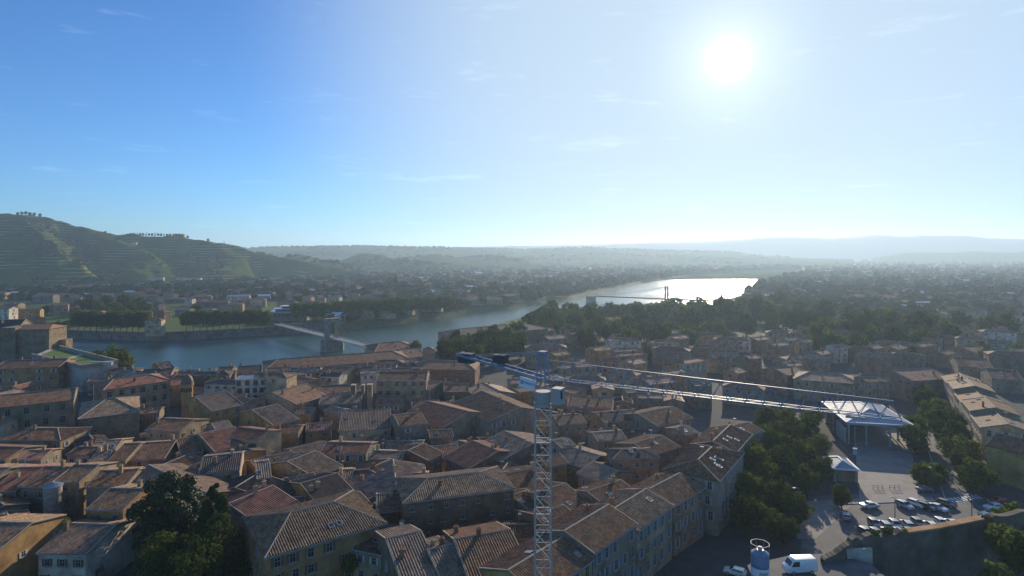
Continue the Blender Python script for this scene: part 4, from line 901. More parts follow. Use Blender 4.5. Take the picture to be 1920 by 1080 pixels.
for k in range(3): m.box((-CL + .5 + k * .75, 0, rise - .5), (.65, 1.3, 1.3))
m.build('counterweight', 'dark_steel', jb_)
m = MB(); m.box((-CL * .5, .3, rise * .5 + .8), (1.8, 1.2, 1.1)); m.build('winch', 'dark_steel', jb_)
sg = link('sign_panel', None, cr_); m = MB(); pS = P(989, MY - 1.5, zat(719, MY - 1.5)) - Vector((MX, MY, 0)); sg.location = pS; sg.rotation_euler = (0, math.radians(11), -.35)
m.box((0, 0, 0), (2.1, .1, 1.25)); m.build('board', 'sign_white', sg)
m = MB()
for k in range(3): m.box((-.74, -.07, .18 - .16 * k), (.34, .03, .09))
m.build('emblem', 'sign_blue', sg)
tx = bpy.data.curves.new('sign_lettering', 'FONT'); tx.body = 'MANTI'; tx.size = .50; tx.extrude = .01; tx.align_x = 'CENTER'; tx.align_y = 'CENTER'
to = bpy.data.objects.new('tmp', tx); col.objects.link(to); dg = bpy.context.evaluated_depsgraph_get(); tme = bpy.data.meshes.new_from_object(to.evaluated_get(dg)); bpy.data.objects.remove(to)
tme.materials.clear(); tme.materials.append(M('sign_blue')); lo = link('lettering', tme, sg, loc=(.25, -.075, .02)); lo.rotation_euler = (PI / 2, 0, 0)

# ------------------------------------------------------------------ bridges
def suspension(pylon_px, pylon_py, dl, dr, zdeck, build_pylon, name, label, w, topz, dm='concrete'):
    a = G(*dl, zdeck); b = G(*dr, zdeck); c = G(pylon_px, pylon_py, WZ); u = (b - a).normalized(); t = (Vector((c.x, c.y, 0)) - Vector((a.x, a.y, 0))).dot(u); o = a + u * t; ang = math.atan2(u.y, u.x)
    root = thing(name, (o.x, o.y, 0), ang, label, 'bridge'); La = t; Lb = (b - a).length - t
    m = MB(); m.box(((Lb - La) / 2, 0, zdeck - .45), (La + Lb, w, .7 if dm == 'concrete' else 1.6)); m.build('deck', dm, root)
    for s in (-1, 1):
        m = MB(); m.bar((-La, s * w / 2, zdeck + 1.0), (Lb, s * w / 2, zdeck + 1.0), .12); m.bar((-La, s * w / 2, zdeck + .4), (Lb, s * w / 2, zdeck + .4), .3)
        m.build('railing', 'steel_grey', root)
        m = MB()
        for Ls, sg in ((La, -1), (Lb, 1)):
            pr = None
            for k in range(13):
                q = k / 12; z = topz + (zdeck + 1.2 - topz) * (1 - (1 - q) ** 2); cpt = (sg * Ls * q, s * w * .5, z)
                if pr: m.bar(pr, cpt, .22)
                if 0 < k < 12: m.bar(cpt, (cpt[0], cpt[1], zdeck), .08)
                pr = cpt
        m.build('cable', 'dark_steel', root)
    build_pylon(root, zdeck, w, topz)
    return root
def stone_pylon(root, zd, w, tz):
    m = MB(); m.prism([(-4, -6.2), (-1.5, -8.2), (1.5, -8.2), (4, -6.2), (4, 6.2), (1.5, 8.2), (-1.5, 8.2), (-4, 6.2)], WZ - 1, zd - 1.2); m.prism([(-4.3, -6.5), (4.3, -6.5), (4.3, 6.5), (-4.3, 6.5)], zd - 1.2, zd - .8); m.build('pier', 'stonework', root)
    m = MB()
    for s in (-1, 1): m.box((0, s * 4.1, zd + (tz - zd) * .4 - .5), (4.0, 2.7, (tz - zd) * .8 + 1), 0, 0, .95)
    n = 10; zc = zd + (tz - zd) * .62; r = 2.75
    for k in range(n):
        a0, a1 = PI * k / n, PI * (k + 1) / n; y0, z0 = r * math.cos(a0), zc + r * math.sin(a0); y1, z1 = r * math.cos(a1), zc + r * math.sin(a1); zt_ = tz - 1.6
        for x, fl in ((-1.95, 0), (1.95, 1)): m.poly([(x, y0, z0), (x, y1, z1), (x, y1, zt_), (x, y0, zt_)][::1 if fl else -1])
        m.poly([(-1.95, y0, z0), (1.95, y0, z0), (1.95, y1, z1), (-1.95, y1, z1)])
    for s in (-1, 1): m.box((0, s * 4.05, tz - 2.6), (3.9, 2.6, 2.2))
    m.build('arch', 'stonework', root)
    m = MB(); m.box((0, 0, tz - 1.2), (4.8, 11.6, .7)); m.box((0, 0, tz - .4), (4.1, 10.6, 1.0)); m.build('cornice', 'stonework', root)
suspension(628, 657, (519, 607), (722, 656), 3.6, stone_pylon, 'footbridge', 'stone-towered suspension footbridge crossing the river', 5.0, 17.0)
def steel_pylon(root, zd, w, tz):
    m = MB(); m.box((0, 0, WZ / 2 - 1), (4, w + 6, -WZ + 3)); m.build('pier', 'concrete', root)
    for s in (-1, 1): m = MB(); m.box((0, s * (w / 2 + .3), (tz + zd) / 2 - 1), (1.8, 1.8, tz - zd + 3), 0, 0, .85); m.build('pylon_leg', 'dark_steel', root)
    m = MB(); m.box((0, 0, tz - 1), (1.4, w, 1.4)); m.build('cross_beam', 'dark_steel', root)
fb = suspension(1271, 568, (1100, 553.5), (1410, 566.5), 3.2, steel_pylon, 'road_bridge', 'distant suspension road bridge with twin-legged pylon against the glittering river', 9.0, 19.5, 'dark_steel')
p = G(1108, 567, WZ); m = MB(); m.box((p.x, p.y, -1.6), (13, 9, 9.2)); m.box((p.x, p.y, 3.1), (13.8, 9.8, .4)); m.build('bridge_abutment', 'stonework', label='dark square abutment at the left end of the distant road bridge', cat='abutment')

# ------------------------------------------------------------------ far bank: landmark buildings, town, church
fg = 'houses across the river'
def fhouse(px, py, L, d, h, kind, wl, rf, ang, label=None, **k):
    p = G(px, py); k.setdefault('win', dict(sp=4.2, w=1.3, h=1.7, st=3.2, skip=.15, sh=None)); k.setdefault('chim', 1); k.setdefault('sky', 0)
    return house_at((p.x, p.y), ang, L, d / 2, d / 2, h, kind, wl, rf, .32, near=False, group=fg, label=label, caps=False, **k)
fhouse(202, 546, 62, 12, 13, 'gable', 'white', 'terracotta', .05, 'long white apartment block with red roof at the foot of the vineyard hill', cat='building')
fhouse(291, 628, 4, 9, 13, 'hip', 'cream', 'brown', .2, 'square cream quay house between the two clipped tree rows')
fhouse(448, 572, 26, 12, 13, 'gable', 'white', 'zinc', .3, 'white modern block with flat bright roof across the river', cat='building')
fhouse(55, 600, 20, 12, 11, 'gable', 'yellow', 'brown', .4, 'yellow sunlit house at far left across the river'); fhouse(68, 610, 13, 10, 8, 'gable', 'ochre', 'brown', -.5, 'small ochre gabled house in front of the yellow one across the river'); fhouse(8, 606, 16, 12, 15, 'gable', 'white', 'grey', .1, 'pale apartment house at the left edge across the river', cat='building')
fhouse(300, 556, 40, 12, 11, 'gable', 'pink', 'brown', .1, 'pinkish terrace of houses under the hill across the river'); fhouse(400, 578, 34, 10, 9, 'gable', 'stone', 'brown', .25, 'long stone wall building right of the grove across the river', cat='building')
# ship-like white building
p = G(543, 601); wb = thing('modern_building', (p.x, p.y, 0), .12, 'white modern building with stepped ship-like decks behind the quay trees', 'building')
m = MB(); m.box((0, 0, 4.2), (33, 16, 8.4)); m.build('wall', 'wall_grey', wb)
for k, (w_, d_, z) in enumerate([(35, 18, 8.8), (29, 14, 11.4), (20, 10, 13.8)]):
    m = MB(); m.box((k * 1.0, 0, z), (w_, d_, .7)); m.build('deck_roof', 'white_metal', wb)
    m = MB(); m.box((k * 1.0, 0, z - 1.4 if k else z - 1.1), (w_ - 4, d_ - 3, 2.2)); m.build('glazing', 'glass', wb)
for k in range(9): m = MB(); m.box((-15 + k * 3.75, -8.05, 5.8), (2.6, .12, 2.2)); m.build('window', 'pane', wb)
# church
p = G(743, 551); ch = thing('church', (p.x, p.y, 0), .3, 'dark church with pointed spire in the town across the river', 'church')
m = MB(); m.box((0, 0, 9), (6.5, 6.5, 20)); m.box((14, 0, 5), (22, 12, 11)); m.build('wall', 'wall_dark', ch)
m = MB(); m.cyl((0, 0, 19), 4.4, 15, 8, 0, .1); m.build('spire', 'tile_dark', ch)
m = MB(); uvs = []; roof_plane(m, (3, -6.5, 10.4), (25.5, -6.5, 10.4), (3, 0, 15), (25.5, 0, 15), 1, 0, uvs); roof_plane(m, (25.5, 6.5, 10.4), (3, 6.5, 10.4), (25.5, 0, 15), (3, 0, 15), 1, 0, uvs); m.build('roof', ['tile_dark', 'wall_dark'], ch)
for s in (-1, 1): add_window(ch, s * 1.4, -3.26, 16, 0, .9, 2.2, None)
# long white sheds on the vineyard slopes and plain
for i, (px, py, D, L, lab) in enumerate([(88, 480, 1235, 30, 'long white shed on the terraced spur'), (292, 522, 1240, 34, 'white walled winery shed on the left above the town'), (355, 523, 1290, 52, 'long white walled shed in the green vineyards, right of the other'), (335, 441, 1560, 30, 'small pale wall building under the crest trees'), (252, 456, 1500, 12, 'tiny white hut high on the dark hillside')]):
    z = zat(py, D) - 1.5; p = P(px, D, z); t = thing('vineyard_shed', (p.x, p.y, z), .05, lab, 'shed'); m = MB(); m.box((0, 0, 0), (L, 7, 7)); m.build('wall', 'wall_white', t); m = MB(); m.prism([(-L / 2 - .4, -4), (L / 2 + .4, -4), (L / 2 + .4, 4), (-L / 2 - .4, 4)], 3.5, 4.1); m.build('roof', 'tile_light', t)
KEEP = [(G(99, 907, 10.5), 4.5), (G(351, 735, 12), 4), (G(804, 656, 14), 5), (G(97, 1045), 5), (P(1018, 75), 6), (G(308, 1000), 9), (G(660, 1050, 3), 7)]
def blocked(x, y, r):
    for q, w_ in KEEP:
        if (q.x - x) ** 2 + (q.y - y) ** 2 < (r + w_) ** 2: return True
    if in_poly(x, y, river_poly): return True
    for h in HOUSES:
        if (h['pos'].x - x) ** 2 + (h['pos'].y - y) ** 2 < (h['r'] * .82 + r) ** 2: return True
    return False
WL = ['cream', 'beige', 'grey', 'pink', 'white', 'ochre', 'stone']; RL = ['brown', 'brown', 'grey', 'terracotta', 'red', 'light']
FB = 0
for k in range(900):
    if FB >= 78: break
    px = rng.uniform(5, 960); py = rng.uniform(540, 612); p = G(px, py)
    if px < 270 and py < 560: continue
    if px > 700 and py > 585: continue
    r = rng.uniform(6, 10)
    if blocked(p.x, p.y, r + 2) or p.y < 505 and p.x > -300 or in_poly(p.x, p.y - 34, river_poly): continue
    if (p - wb.location).length < 34 or (p - ch.location).length < 26: continue
    fhouse(px, py, r * rng.uniform(1.2, 2.0), r * 1.3, rng.uniform(7, 12), rng.choice(['gable', 'gable', 'hip']), rng.choice(WL), rng.choice(RL), rng.uniform(-.5, .6), win=dict(sp=4.5, w=1.4, h=1.6, st=3.3, skip=.3, sh=None, rows=2)); FB += 1
for k in range(1500):
    if FB >= 108: break
    px = rng.uniform(225, 760); py = rng.uniform(690, 712) - max(0, px - 420) * .06; zr = rng.uniform(8, 11); p = G(px, py, zr)
    if blocked(p.x, p.y, 3.6) or in_poly(p.x, p.y + 6, river_poly): continue
    house_at((p.x, p.y), rng.uniform(-.4, .4), rng.uniform(7, 12), 4, 4, zr, rng.choice(['gable', 'gable', 'hip']), rng.choice(WL), rng.choice(['brown', 'brown', 'dark', 'light']), .27, near=False); FB += 1
# fill of the old town between the hand placed houses
FT = 0
for k in range(5000):
    if FT >= 52: break
    px = rng.uniform(-20, 1400); py = rng.uniform(700, 965); zr = rng.uniform(7, 9); p = G(px, py, zr)
    Lh, d = rng.uniform(7, 12), rng.uniform(7, 9.5)
    if px > 1010 + (1060 - py) * .95 and px > 1150: continue
    if 240 < px < 470 and py > 860: continue
    if blocked(p.x, p.y, min(Lh, d) * .52): continue
    house_at((p.x, p.y), rng.choice([0, .3, -.3, .8, 1.4, -.7]) + rng.uniform(-.1, .1), Lh, d / 2, d / 2, zr - 1, 'gable', rng.choice(WL), rng.choice(['brown', 'red', 'grey', 'light', 'terracotta', 'dark']), .25); FT += 1
# houses among the trees on the right and beyond the old town
FR = 0
for k in range(4000):
    if FR >= 95: break
    px = rng.uniform(1000, 1925); py = rng.uniform(600, 790) if k % 2 else rng.uniform(640, 760); p = G(px, py)
    if px < 1500 and py < 640: continue
    if px > 1510 and py > 700 or px > 1395 and py > 745: continue
    if 1335 < px < 1365 and py > 700: continue
    r = rng.uniform(5.5, 9)
    if blocked(p.x, p.y, r): continue
    house_at((p.x, p.y), rng.uniform(-.7, .7), r * rng.uniform(1.2, 1.9), r * .62, r * .62, rng.uniform(8, 11.5), rng.choice(['gable', 'gable', 'hip']), rng.choice(WL), rng.choice(RL), .31, near=False, caps=py > 640, group='houses right of the old town', chim=1, win=dict(sp=3.8, w=1.2, h=1.6, st=3.1, skip=.2, sh=None, rows=3)); FR += 1

# ------------------------------------------------------------------ trees
def crown_mesh(name, kind, rx, rz, nleaf, size, seed, material):
    r = random.Random(seed); m = MB(); clumps = []
    nc = 52 if kind != 'cone' else 70
    for _ in range(nc):
        while True:
            v = Vector((r.uniform(-1, 1), r.uniform(-1, 1), r.uniform(-1, 1)))
            if kind == 'box':
                if max(abs(v.x), abs(v.y), abs(v.z)) > .5: break
            elif .35 < v.length < 1: break
        if kind == 'cone': h = r.random() ** 1.3; a = r.uniform(0, 2 * PI); q = (1 - h) * r.uniform(.45, .95) + .05; c = Vector((rx * q * math.cos(a), rx * q * math.sin(a), rz * (2 * h - 1))); cr = rx * .34 * (1.15 - h)
        elif kind == 'box': c = Vector((v.x * rx * .86, v.y * rx * .86, v.z * rz * .86)); cr = rx * .32
        else: c = Vector((v.x * rx * .86, v.y * rx * .86, v.z * rz * .86)); cr = rx * r.uniform(.15, .36)
        clumps.append((c, cr))
    for i in range(nleaf):
        c, cr = clumps[i % nc]; d = Vector((r.gauss(0, 1), r.gauss(0, 1), r.gauss(0, 1) * .8 + .25)).normalized(); p = c + d * cr * r.uniform(.72, 1.05); s = size * r.uniform(.6, 1.3)
        nn = (d + Vector((r.uniform(-.7, .7), r.uniform(-.7, .7), r.uniform(-.5, .9)))).normalized(); x = nn.orthogonal().normalized(); a = r.uniform(0, PI); y = nn.cross(x); x, y = x * math.cos(a) + y * math.sin(a), y * math.cos(a) - x * math.sin(a)
        m.poly([p - x * s - y * s * .5, p + x * s * .2 - y * s * .75, p + x * s + y * s * .35, p - x * s * .1 + y * s * .8])
    return m.mesh(name, [material])
def trunk_mesh(h, r0, spread, top):
    m = MB(); m.cyl((0, 0, -.3), r0, h + .3, 8, 0, r0 * .7)
    for k in range(5):
        a = k * 2 * PI / 5 + .3; m.bar((0, 0, h * .9), (spread * math.cos(a), spread * math.sin(a), h + top * (.5 + .1 * (k % 3))), r0 * .6)
    return m.mesh('trunk', ['bark'])
TP = {}
for i in range(4): TP['round%d' % i] = (trunk_mesh(2.0, .32, 2.2, 4.5), crown_mesh('crown', 'round', 5.0, 4.9, 3600, .36, 20 + i, 'leaf'), 5.6)
for i in range(2): TP['dark%d' % i] = (trunk_mesh(2.0, .35, 2.2, 5), crown_mesh('crown', 'round', 5.0, 5.6, 3600, .36, 40 + i, 'leaf_dark'), 6.2)
TP['bright'] = (trunk_mesh(3, .3, 2, 4), crown_mesh('crown', 'round', 5.0, 4.8, 3600, .36, 51, 'leaf_bright'), 5.8)
TP['box'] = (trunk_mesh(3.5, .3, 1.8, 3), crown_mesh('crown', 'box', 4.2, 3.4, 2200, .40, 61, 'leaf'), 3.5 + 2.9)
TP['box_b'] = (trunk_mesh(3.5, .3, 1.8, 3), crown_mesh('crown', 'box', 4.2, 3.4, 2200, .40, 62, 'leaf_bright'), 3.5 + 2.9)
TP['cone'] = (trunk_mesh(2, .3, .5, 4), crown_mesh('crown', 'cone', 2.6, 6.5, 2200, .36, 71, 'leaf_dark'), 1.5 + 6)
TP['bush'] = (trunk_mesh(.4, .12, .6, .8), crown_mesh('crown', 'round', 1.7, 1.4, 900, .22, 81, 'leaf'), 1.4)
TP['bush_y'] = (trunk_mesh(.4, .12, .6, .8), crown_mesh('crown', 'round', 1.7, 1.5, 900, .22, 82, 'leaf_bright'), 1.4)
TREES = []
def tree(kind, p, s, label, group, sz=None, name='tree', cat='tree'):
    t = thing(name, (p.x, p.y, p.z), rng.uniform(0, 6.3), label, cat, group); t.scale = (s, s, sz or s * rng.uniform(.92, 1.1)); tk, cm, cz = TP[kind]; link('trunk', tk, t); c = link('crown', cm, t, loc=(0, 0, cz)); TREES.append(t); return t
# big evergreens in the foreground
def big_tree(name, px, Y, z0, rx, rz, cz, kind, seed, material, label, nleaf, size):
    p = P(px, Y, z0); t = thing(name, p, 0, label, 'tree'); link('trunk', trunk_mesh(cz * .7, .45, rx * .4, rz * .5), t); link('crown', crown_mesh('crown', kind, rx, rz, nleaf, size, seed, material), t, loc=(0, 0, cz))
big_tree('evergreen_tree', 308, 118, 0, 6.3, 8.6, 11.4, 'round', 91, 'leaf_gloss', 'large glossy evergreen tree rising over the roofs at lower left', 17000, .26)
big_tree('conifer_tree', 402, 112, 0, 7.6, 9.6, 8.4, 'cone', 92, 'leaf_dark', 'dark broad conifer right of the glossy evergreen at lower left', 17000, .24)
big_tree('conifer_tree', 330, 105, -1, 7.5, 7.0, 6.2, 'round', 93, 'leaf_dark', 'low dark evergreen filling the garden below the glossy evergreen', 12000, .26)
tree('bush_y', G(97, 1045), 2.6, 'small pale leafy tree in the dark courtyard at lower left', 'courtyard plants', name='small_tree'); tree('bush', G(640, 1045, 3), 1.3, 'potted greenery on the terrace beside the orange house', 'courtyard plants', name='shrub', cat='shrub'); tree('bush_y', G(655, 1072, 3), 1.0, 'low terrace shrub below the potted greenery', 'courtyard plants', name='shrub', cat='shrub')
tree('bright', G(405, 745), .85, 'round bright green tree among the roofs near the domed turret', 'town trees'); tree('round0', G(222, 706, 0), 1.35, 'larger of two round trees on the river edge beside the castle terrace', 'castle trees', 1.55); tree('round1', G(182, 703, 0), 1.05, 'smaller of two round trees on the river edge beside the castle terrace', 'castle trees', 1.25)
for i, (x, y, sc_) in enumerate([(835, 680, 1.1), (858, 668, 1.2), (880, 672, 1.3), (905, 668, 1.35), (928, 664, 1.4), (950, 660, 1.4), (972, 652, 1.4), (992, 640, 1.5), (890, 692, 1.2), (940, 682, 1.2), (975, 672, 1.2)]): tree(['dark0', 'dark1', 'round1'][i % 3], G(x, y), sc_, '%s dark tree from the left in the belt before the college block' % ordn[sorted([835, 858, 880, 905, 928, 950, 972, 992, 890, 940, 975]).index(x)], 'college trees', sc_ * 1.15)
tree('round2', G(776, 672), 1.0, 'tree by the river right of the footbridge', 'riverside trees'); tree('dark0', G(865, 690), 1.35, 'dark tree before the college block, nearest the crane', 'riverside trees', 1.5); tree('dark1', G(905, 682), 1.4, 'dark tree beside the college block left of the park', 'riverside trees', 1.6); tree('dark0', G(845, 672), 1.0, 'small dark tree at the river corner of the college block', 'riverside trees')
ES = [(1418, 905, 'bright', 1.05), (1400, 955, 'round1', 1.0), (1440, 930, 'round2', 1.05), (1395, 1000, 'dark0', .85), (1452, 868, 'round0', 1.15), (1480, 845, 'dark1', 1.15), (1428, 858, 'dark0', 1.0), (1500, 880, 'round3', 1.0), (1468, 905, 'dark1', .95), (1530, 862, 'round2', .9), (1510, 925, 'round0', .8), (1540, 905, 'dark0', .75), (1578, 952, 'dark1', .55), (1495, 985, 'round3', .8), (1460, 965, 'dark1', .9), (1470, 1020, 'dark0', .7), (1440, 1000, 'round0', .75), (1470, 812, 'round3', 1.1), (1440, 822, 'dark1', 1.1), (1510, 828, 'dark0', 1.0), (1548, 890, 'round0', .55), (1405, 885, 'dark1', .95), (1525, 805, 'round0', .9)]
for i, (x, y, kd, s) in enumerate(sorted(ES)): tree(kd, G(x, y), s * .85, '%s esplanade tree from the left, in the grove beside the kiosk' % ordn[i], 'esplanade trees')
AV = [(1748, 795), (1762, 815), (1778, 838), (1790, 858), (1803, 880), (1815, 903), (1830, 925), (1742, 775), (1735, 760), (1718, 850), (1712, 830)]
for i, (x, y) in enumerate(sorted(AV, key=lambda q: q[1])): tree(['round0', 'dark0', 'round2', 'dark1'][i % 4], G(x, y), .85 + .1 * (i % 3), '%s tree of the avenue row, counted from its far end' % ordn[i], 'avenue trees')
for i, (x, y, s) in enumerate([(1728, 905, 1.7), (1745, 912, 1.6), (1757, 900, 1.7), (1738, 893, 1.4)]): tree('bush', G(x, y), s, '%s round bush from the left in the plaza bed' % ordn[sorted([1728, 1745, 1757, 1738]).index(x)], 'plaza bushes', name='bush', cat='bush')
for x, Y, z, s, kd, lab in [(1908, 119, 4, 2.6, 'bush_y', 'yellowish bush above the rampart at the right edge'), (1885, 108, 7, 2.0, 'bush', 'bush in the corner below the rampart, left one'), (1912, 104, 6, 2.3, 'bush', 'bush in the bottom right corner, right one'), (1870, 100, 4.5, 1.6, 'bush_y', 'pale bush at the lower right over the shed')]: tree(kd, P(x, Y, z), s, lab, 'rampart bushes', name='bush', cat='bush')
for i, (x, Y, z, s_) in enumerate([(1640, 107.2, 10.6, .45), (1664, 107.4, 10.6, .6), (1698, 108, 10.3, .4), (1812, 111.6, 9.9, .55), (1850, 113.5, 9.8, .7)]): tree('bush' if i % 2 else 'bush_y', P(x, Y, z), s_, '%s tuft of greenery from the left growing on the rampart top' % ordn[i], 'rampart greenery', name='shrub', cat='shrub')
# clipped plane rows on the far quay
def qrow(pts, n, kd, s, lab):
    for i in range(n):
        t_ = i / max(1, n - 1); k = t_ * (len(pts) - 1); j = min(int(k), len(pts) - 2); a = G(*pts[j]); b = G(*pts[j + 1]); tree(kd, a.lerp(b, k - j), s, '%s clipped plane tree from left in %s' % (ordn[i], lab), 'clipped planes: ' + lab, s * rng.uniform(1.3, 1.45), name='plane_tree')
qrow([(147, 623), (272, 625)], 12, 'box', 1.22, 'the left quay row'); qrow([(350, 620), (498, 617)], 13, 'box', 1.15, 'the middle quay row'); qrow([(555, 606), (660, 599), (770, 591)], 15, 'box_b', 1.3, 'the right quay row'); qrow([(788, 590), (842, 584)], 6, 'box', 1.3, 'the far quay row')
for i, (x, y) in enumerate([(110, 622), (125, 621)]): tree('round%d' % i, G(x, y), .9, '%s round tree left of the long clipped quay row' % ['left', 'right'][i], 'quay trees')
GR = [(180, 588), (200, 580), (215, 592), (232, 583), (248, 592), (262, 590), (275, 596), (190, 600), (225, 603), (150, 585), (165, 592), (240, 575)]
for i, (x, y) in enumerate(sorted(GR)): tree(['round0', 'dark1', 'round1'][i % 3], G(x, y), 1.5, '%s tree from left in the leafy grove behind the left quay row' % ordn[i], 'grove across the river')
# park trees
PK = [(1012, 612, 1.9), (1035, 616, 2.0), (1060, 610, 1.8), (1080, 622, 1.9), (1105, 612, 1.8), (1125, 632, 1.7), (1150, 640, 1.7), (1175, 630, 1.8), (1200, 612, 1.9), (1225, 600, 2.0), (1250, 596, 2.0), (1275, 606, 1.9), (1180, 655, 1.5), (1300, 618, 1.9), (1325, 606, 2.0), (1350, 596, 2.1), (1375, 600, 2.1), (1400, 590, 2.2), (1425, 598, 2.2), (1450, 606, 2.1), (1475, 615, 2.0), (1500, 622, 2.0), (1525, 630, 2.0), (1550, 640, 2.0), (1535, 655, 1.8), (1560, 665, 1.7), (1600, 640, 1.9), (1625, 632, 2.0), (1650, 620, 2.0), (1675, 626, 2.0), (1700, 634, 2.0), (1725, 640, 1.9), (1750, 628, 1.9), (1640, 652, 1.6), (1680, 655, 1.6), (1775, 640, 1.7), (1610, 662, 1.5), (1730, 655, 1.5), (1500, 590, 1.9), (1545, 600, 1.9), (1420, 570, 1.9), (1460, 575, 1.9), (1800, 620, 1.7), (1850, 625, 1.6), (1890, 632, 1.6), (1590, 600, 1.8), (1240, 640, 1.5), (1100, 650, 1.4), (1290, 645, 1.4), (1400, 625, 1.6)]
PK += [(1010 + 13 * k, 597 - .55 * k + 5 * (k % 2), 1.25 + .2 * (k % 3)) for k in range(25)] + [(1362 + 12 * k, 579 - 4.0 * k, 1.2) for k in range(6)] + [(1040 + 24 * k, 628 + 6 * (k % 3), 1.3) for k in range(14)]
for i, (x, y, s) in enumerate(sorted(PK)): tree(['round0', 'round1', 'dark0', 'round2', 'dark1', 'round3'][(i * 7) % 6], G(x, y + 6), s, '%s big park tree from the left in the belt beyond the old town' % ordn[i], 'park trees')
tree('cone', G(1352, 602), 1.8, 'spiky conifer standing above the park trees before the glittering river', 'park trees', 2.1, name='conifer_tree')
# crest trees of the vineyard hill
CT = [(33, 402), (41, 401), (48, 401), (56, 402), (64, 403), (75, 405), (197, 437)] + [(246 + 5.6 * k, 440.5 + (k > 9) * .8) for k in range(18)] + [(352, 445), (390, 451), (420, 457)]
for i, (x, y) in enumerate(CT): Dt = 1545; tree(['cone', 'dark0', 'dark1'][i % 3 if i > 6 else 1 + i % 2], P(x, Dt, zat(y, Dt) - 3), (.7 + .15 * (i < 6)), '%s dark tree from the left on the crest of the vineyard hill' % ordn[i], 'crest trees')
# scattered trees of the far bank town and the right hand suburb
SB = 0
for k in range(3000):
    if SB >= 66: break
    px = rng.uniform(10, 1000) if k % 2 else rng.uniform(1010, 1915); py = rng.uniform(536, 600) if px < 1000 else rng.uniform(575, 700); p = G(px, py)
    if (1330 < px < 1760 and py > 690) or blocked(p.x, p.y, 2.5) or (px > 1000 and px < 1330 and py < 640): continue
    SB += 1; tree(rng.choice(['round0', 'round1', 'round2', 'dark0', 'dark1']), p, rng.uniform(.7, 1.2), None, 'scattered trees')
SCAT = [t for t in TREES if 'label' not in t]
for side, nm in ((0, 'among the houses across the river'), (1, 'among the roofs right of the old town')):
    sel = sorted([t for t in SCAT if (topx(t.location)[0] > 1000) == bool(side)], key=lambda t: topx(t.location)[0])
    for i, t in enumerate(sel): t['label'] = '%s leafy tree from the left %s' % (ordn[i], nm); t['group'] = 'trees ' + nm

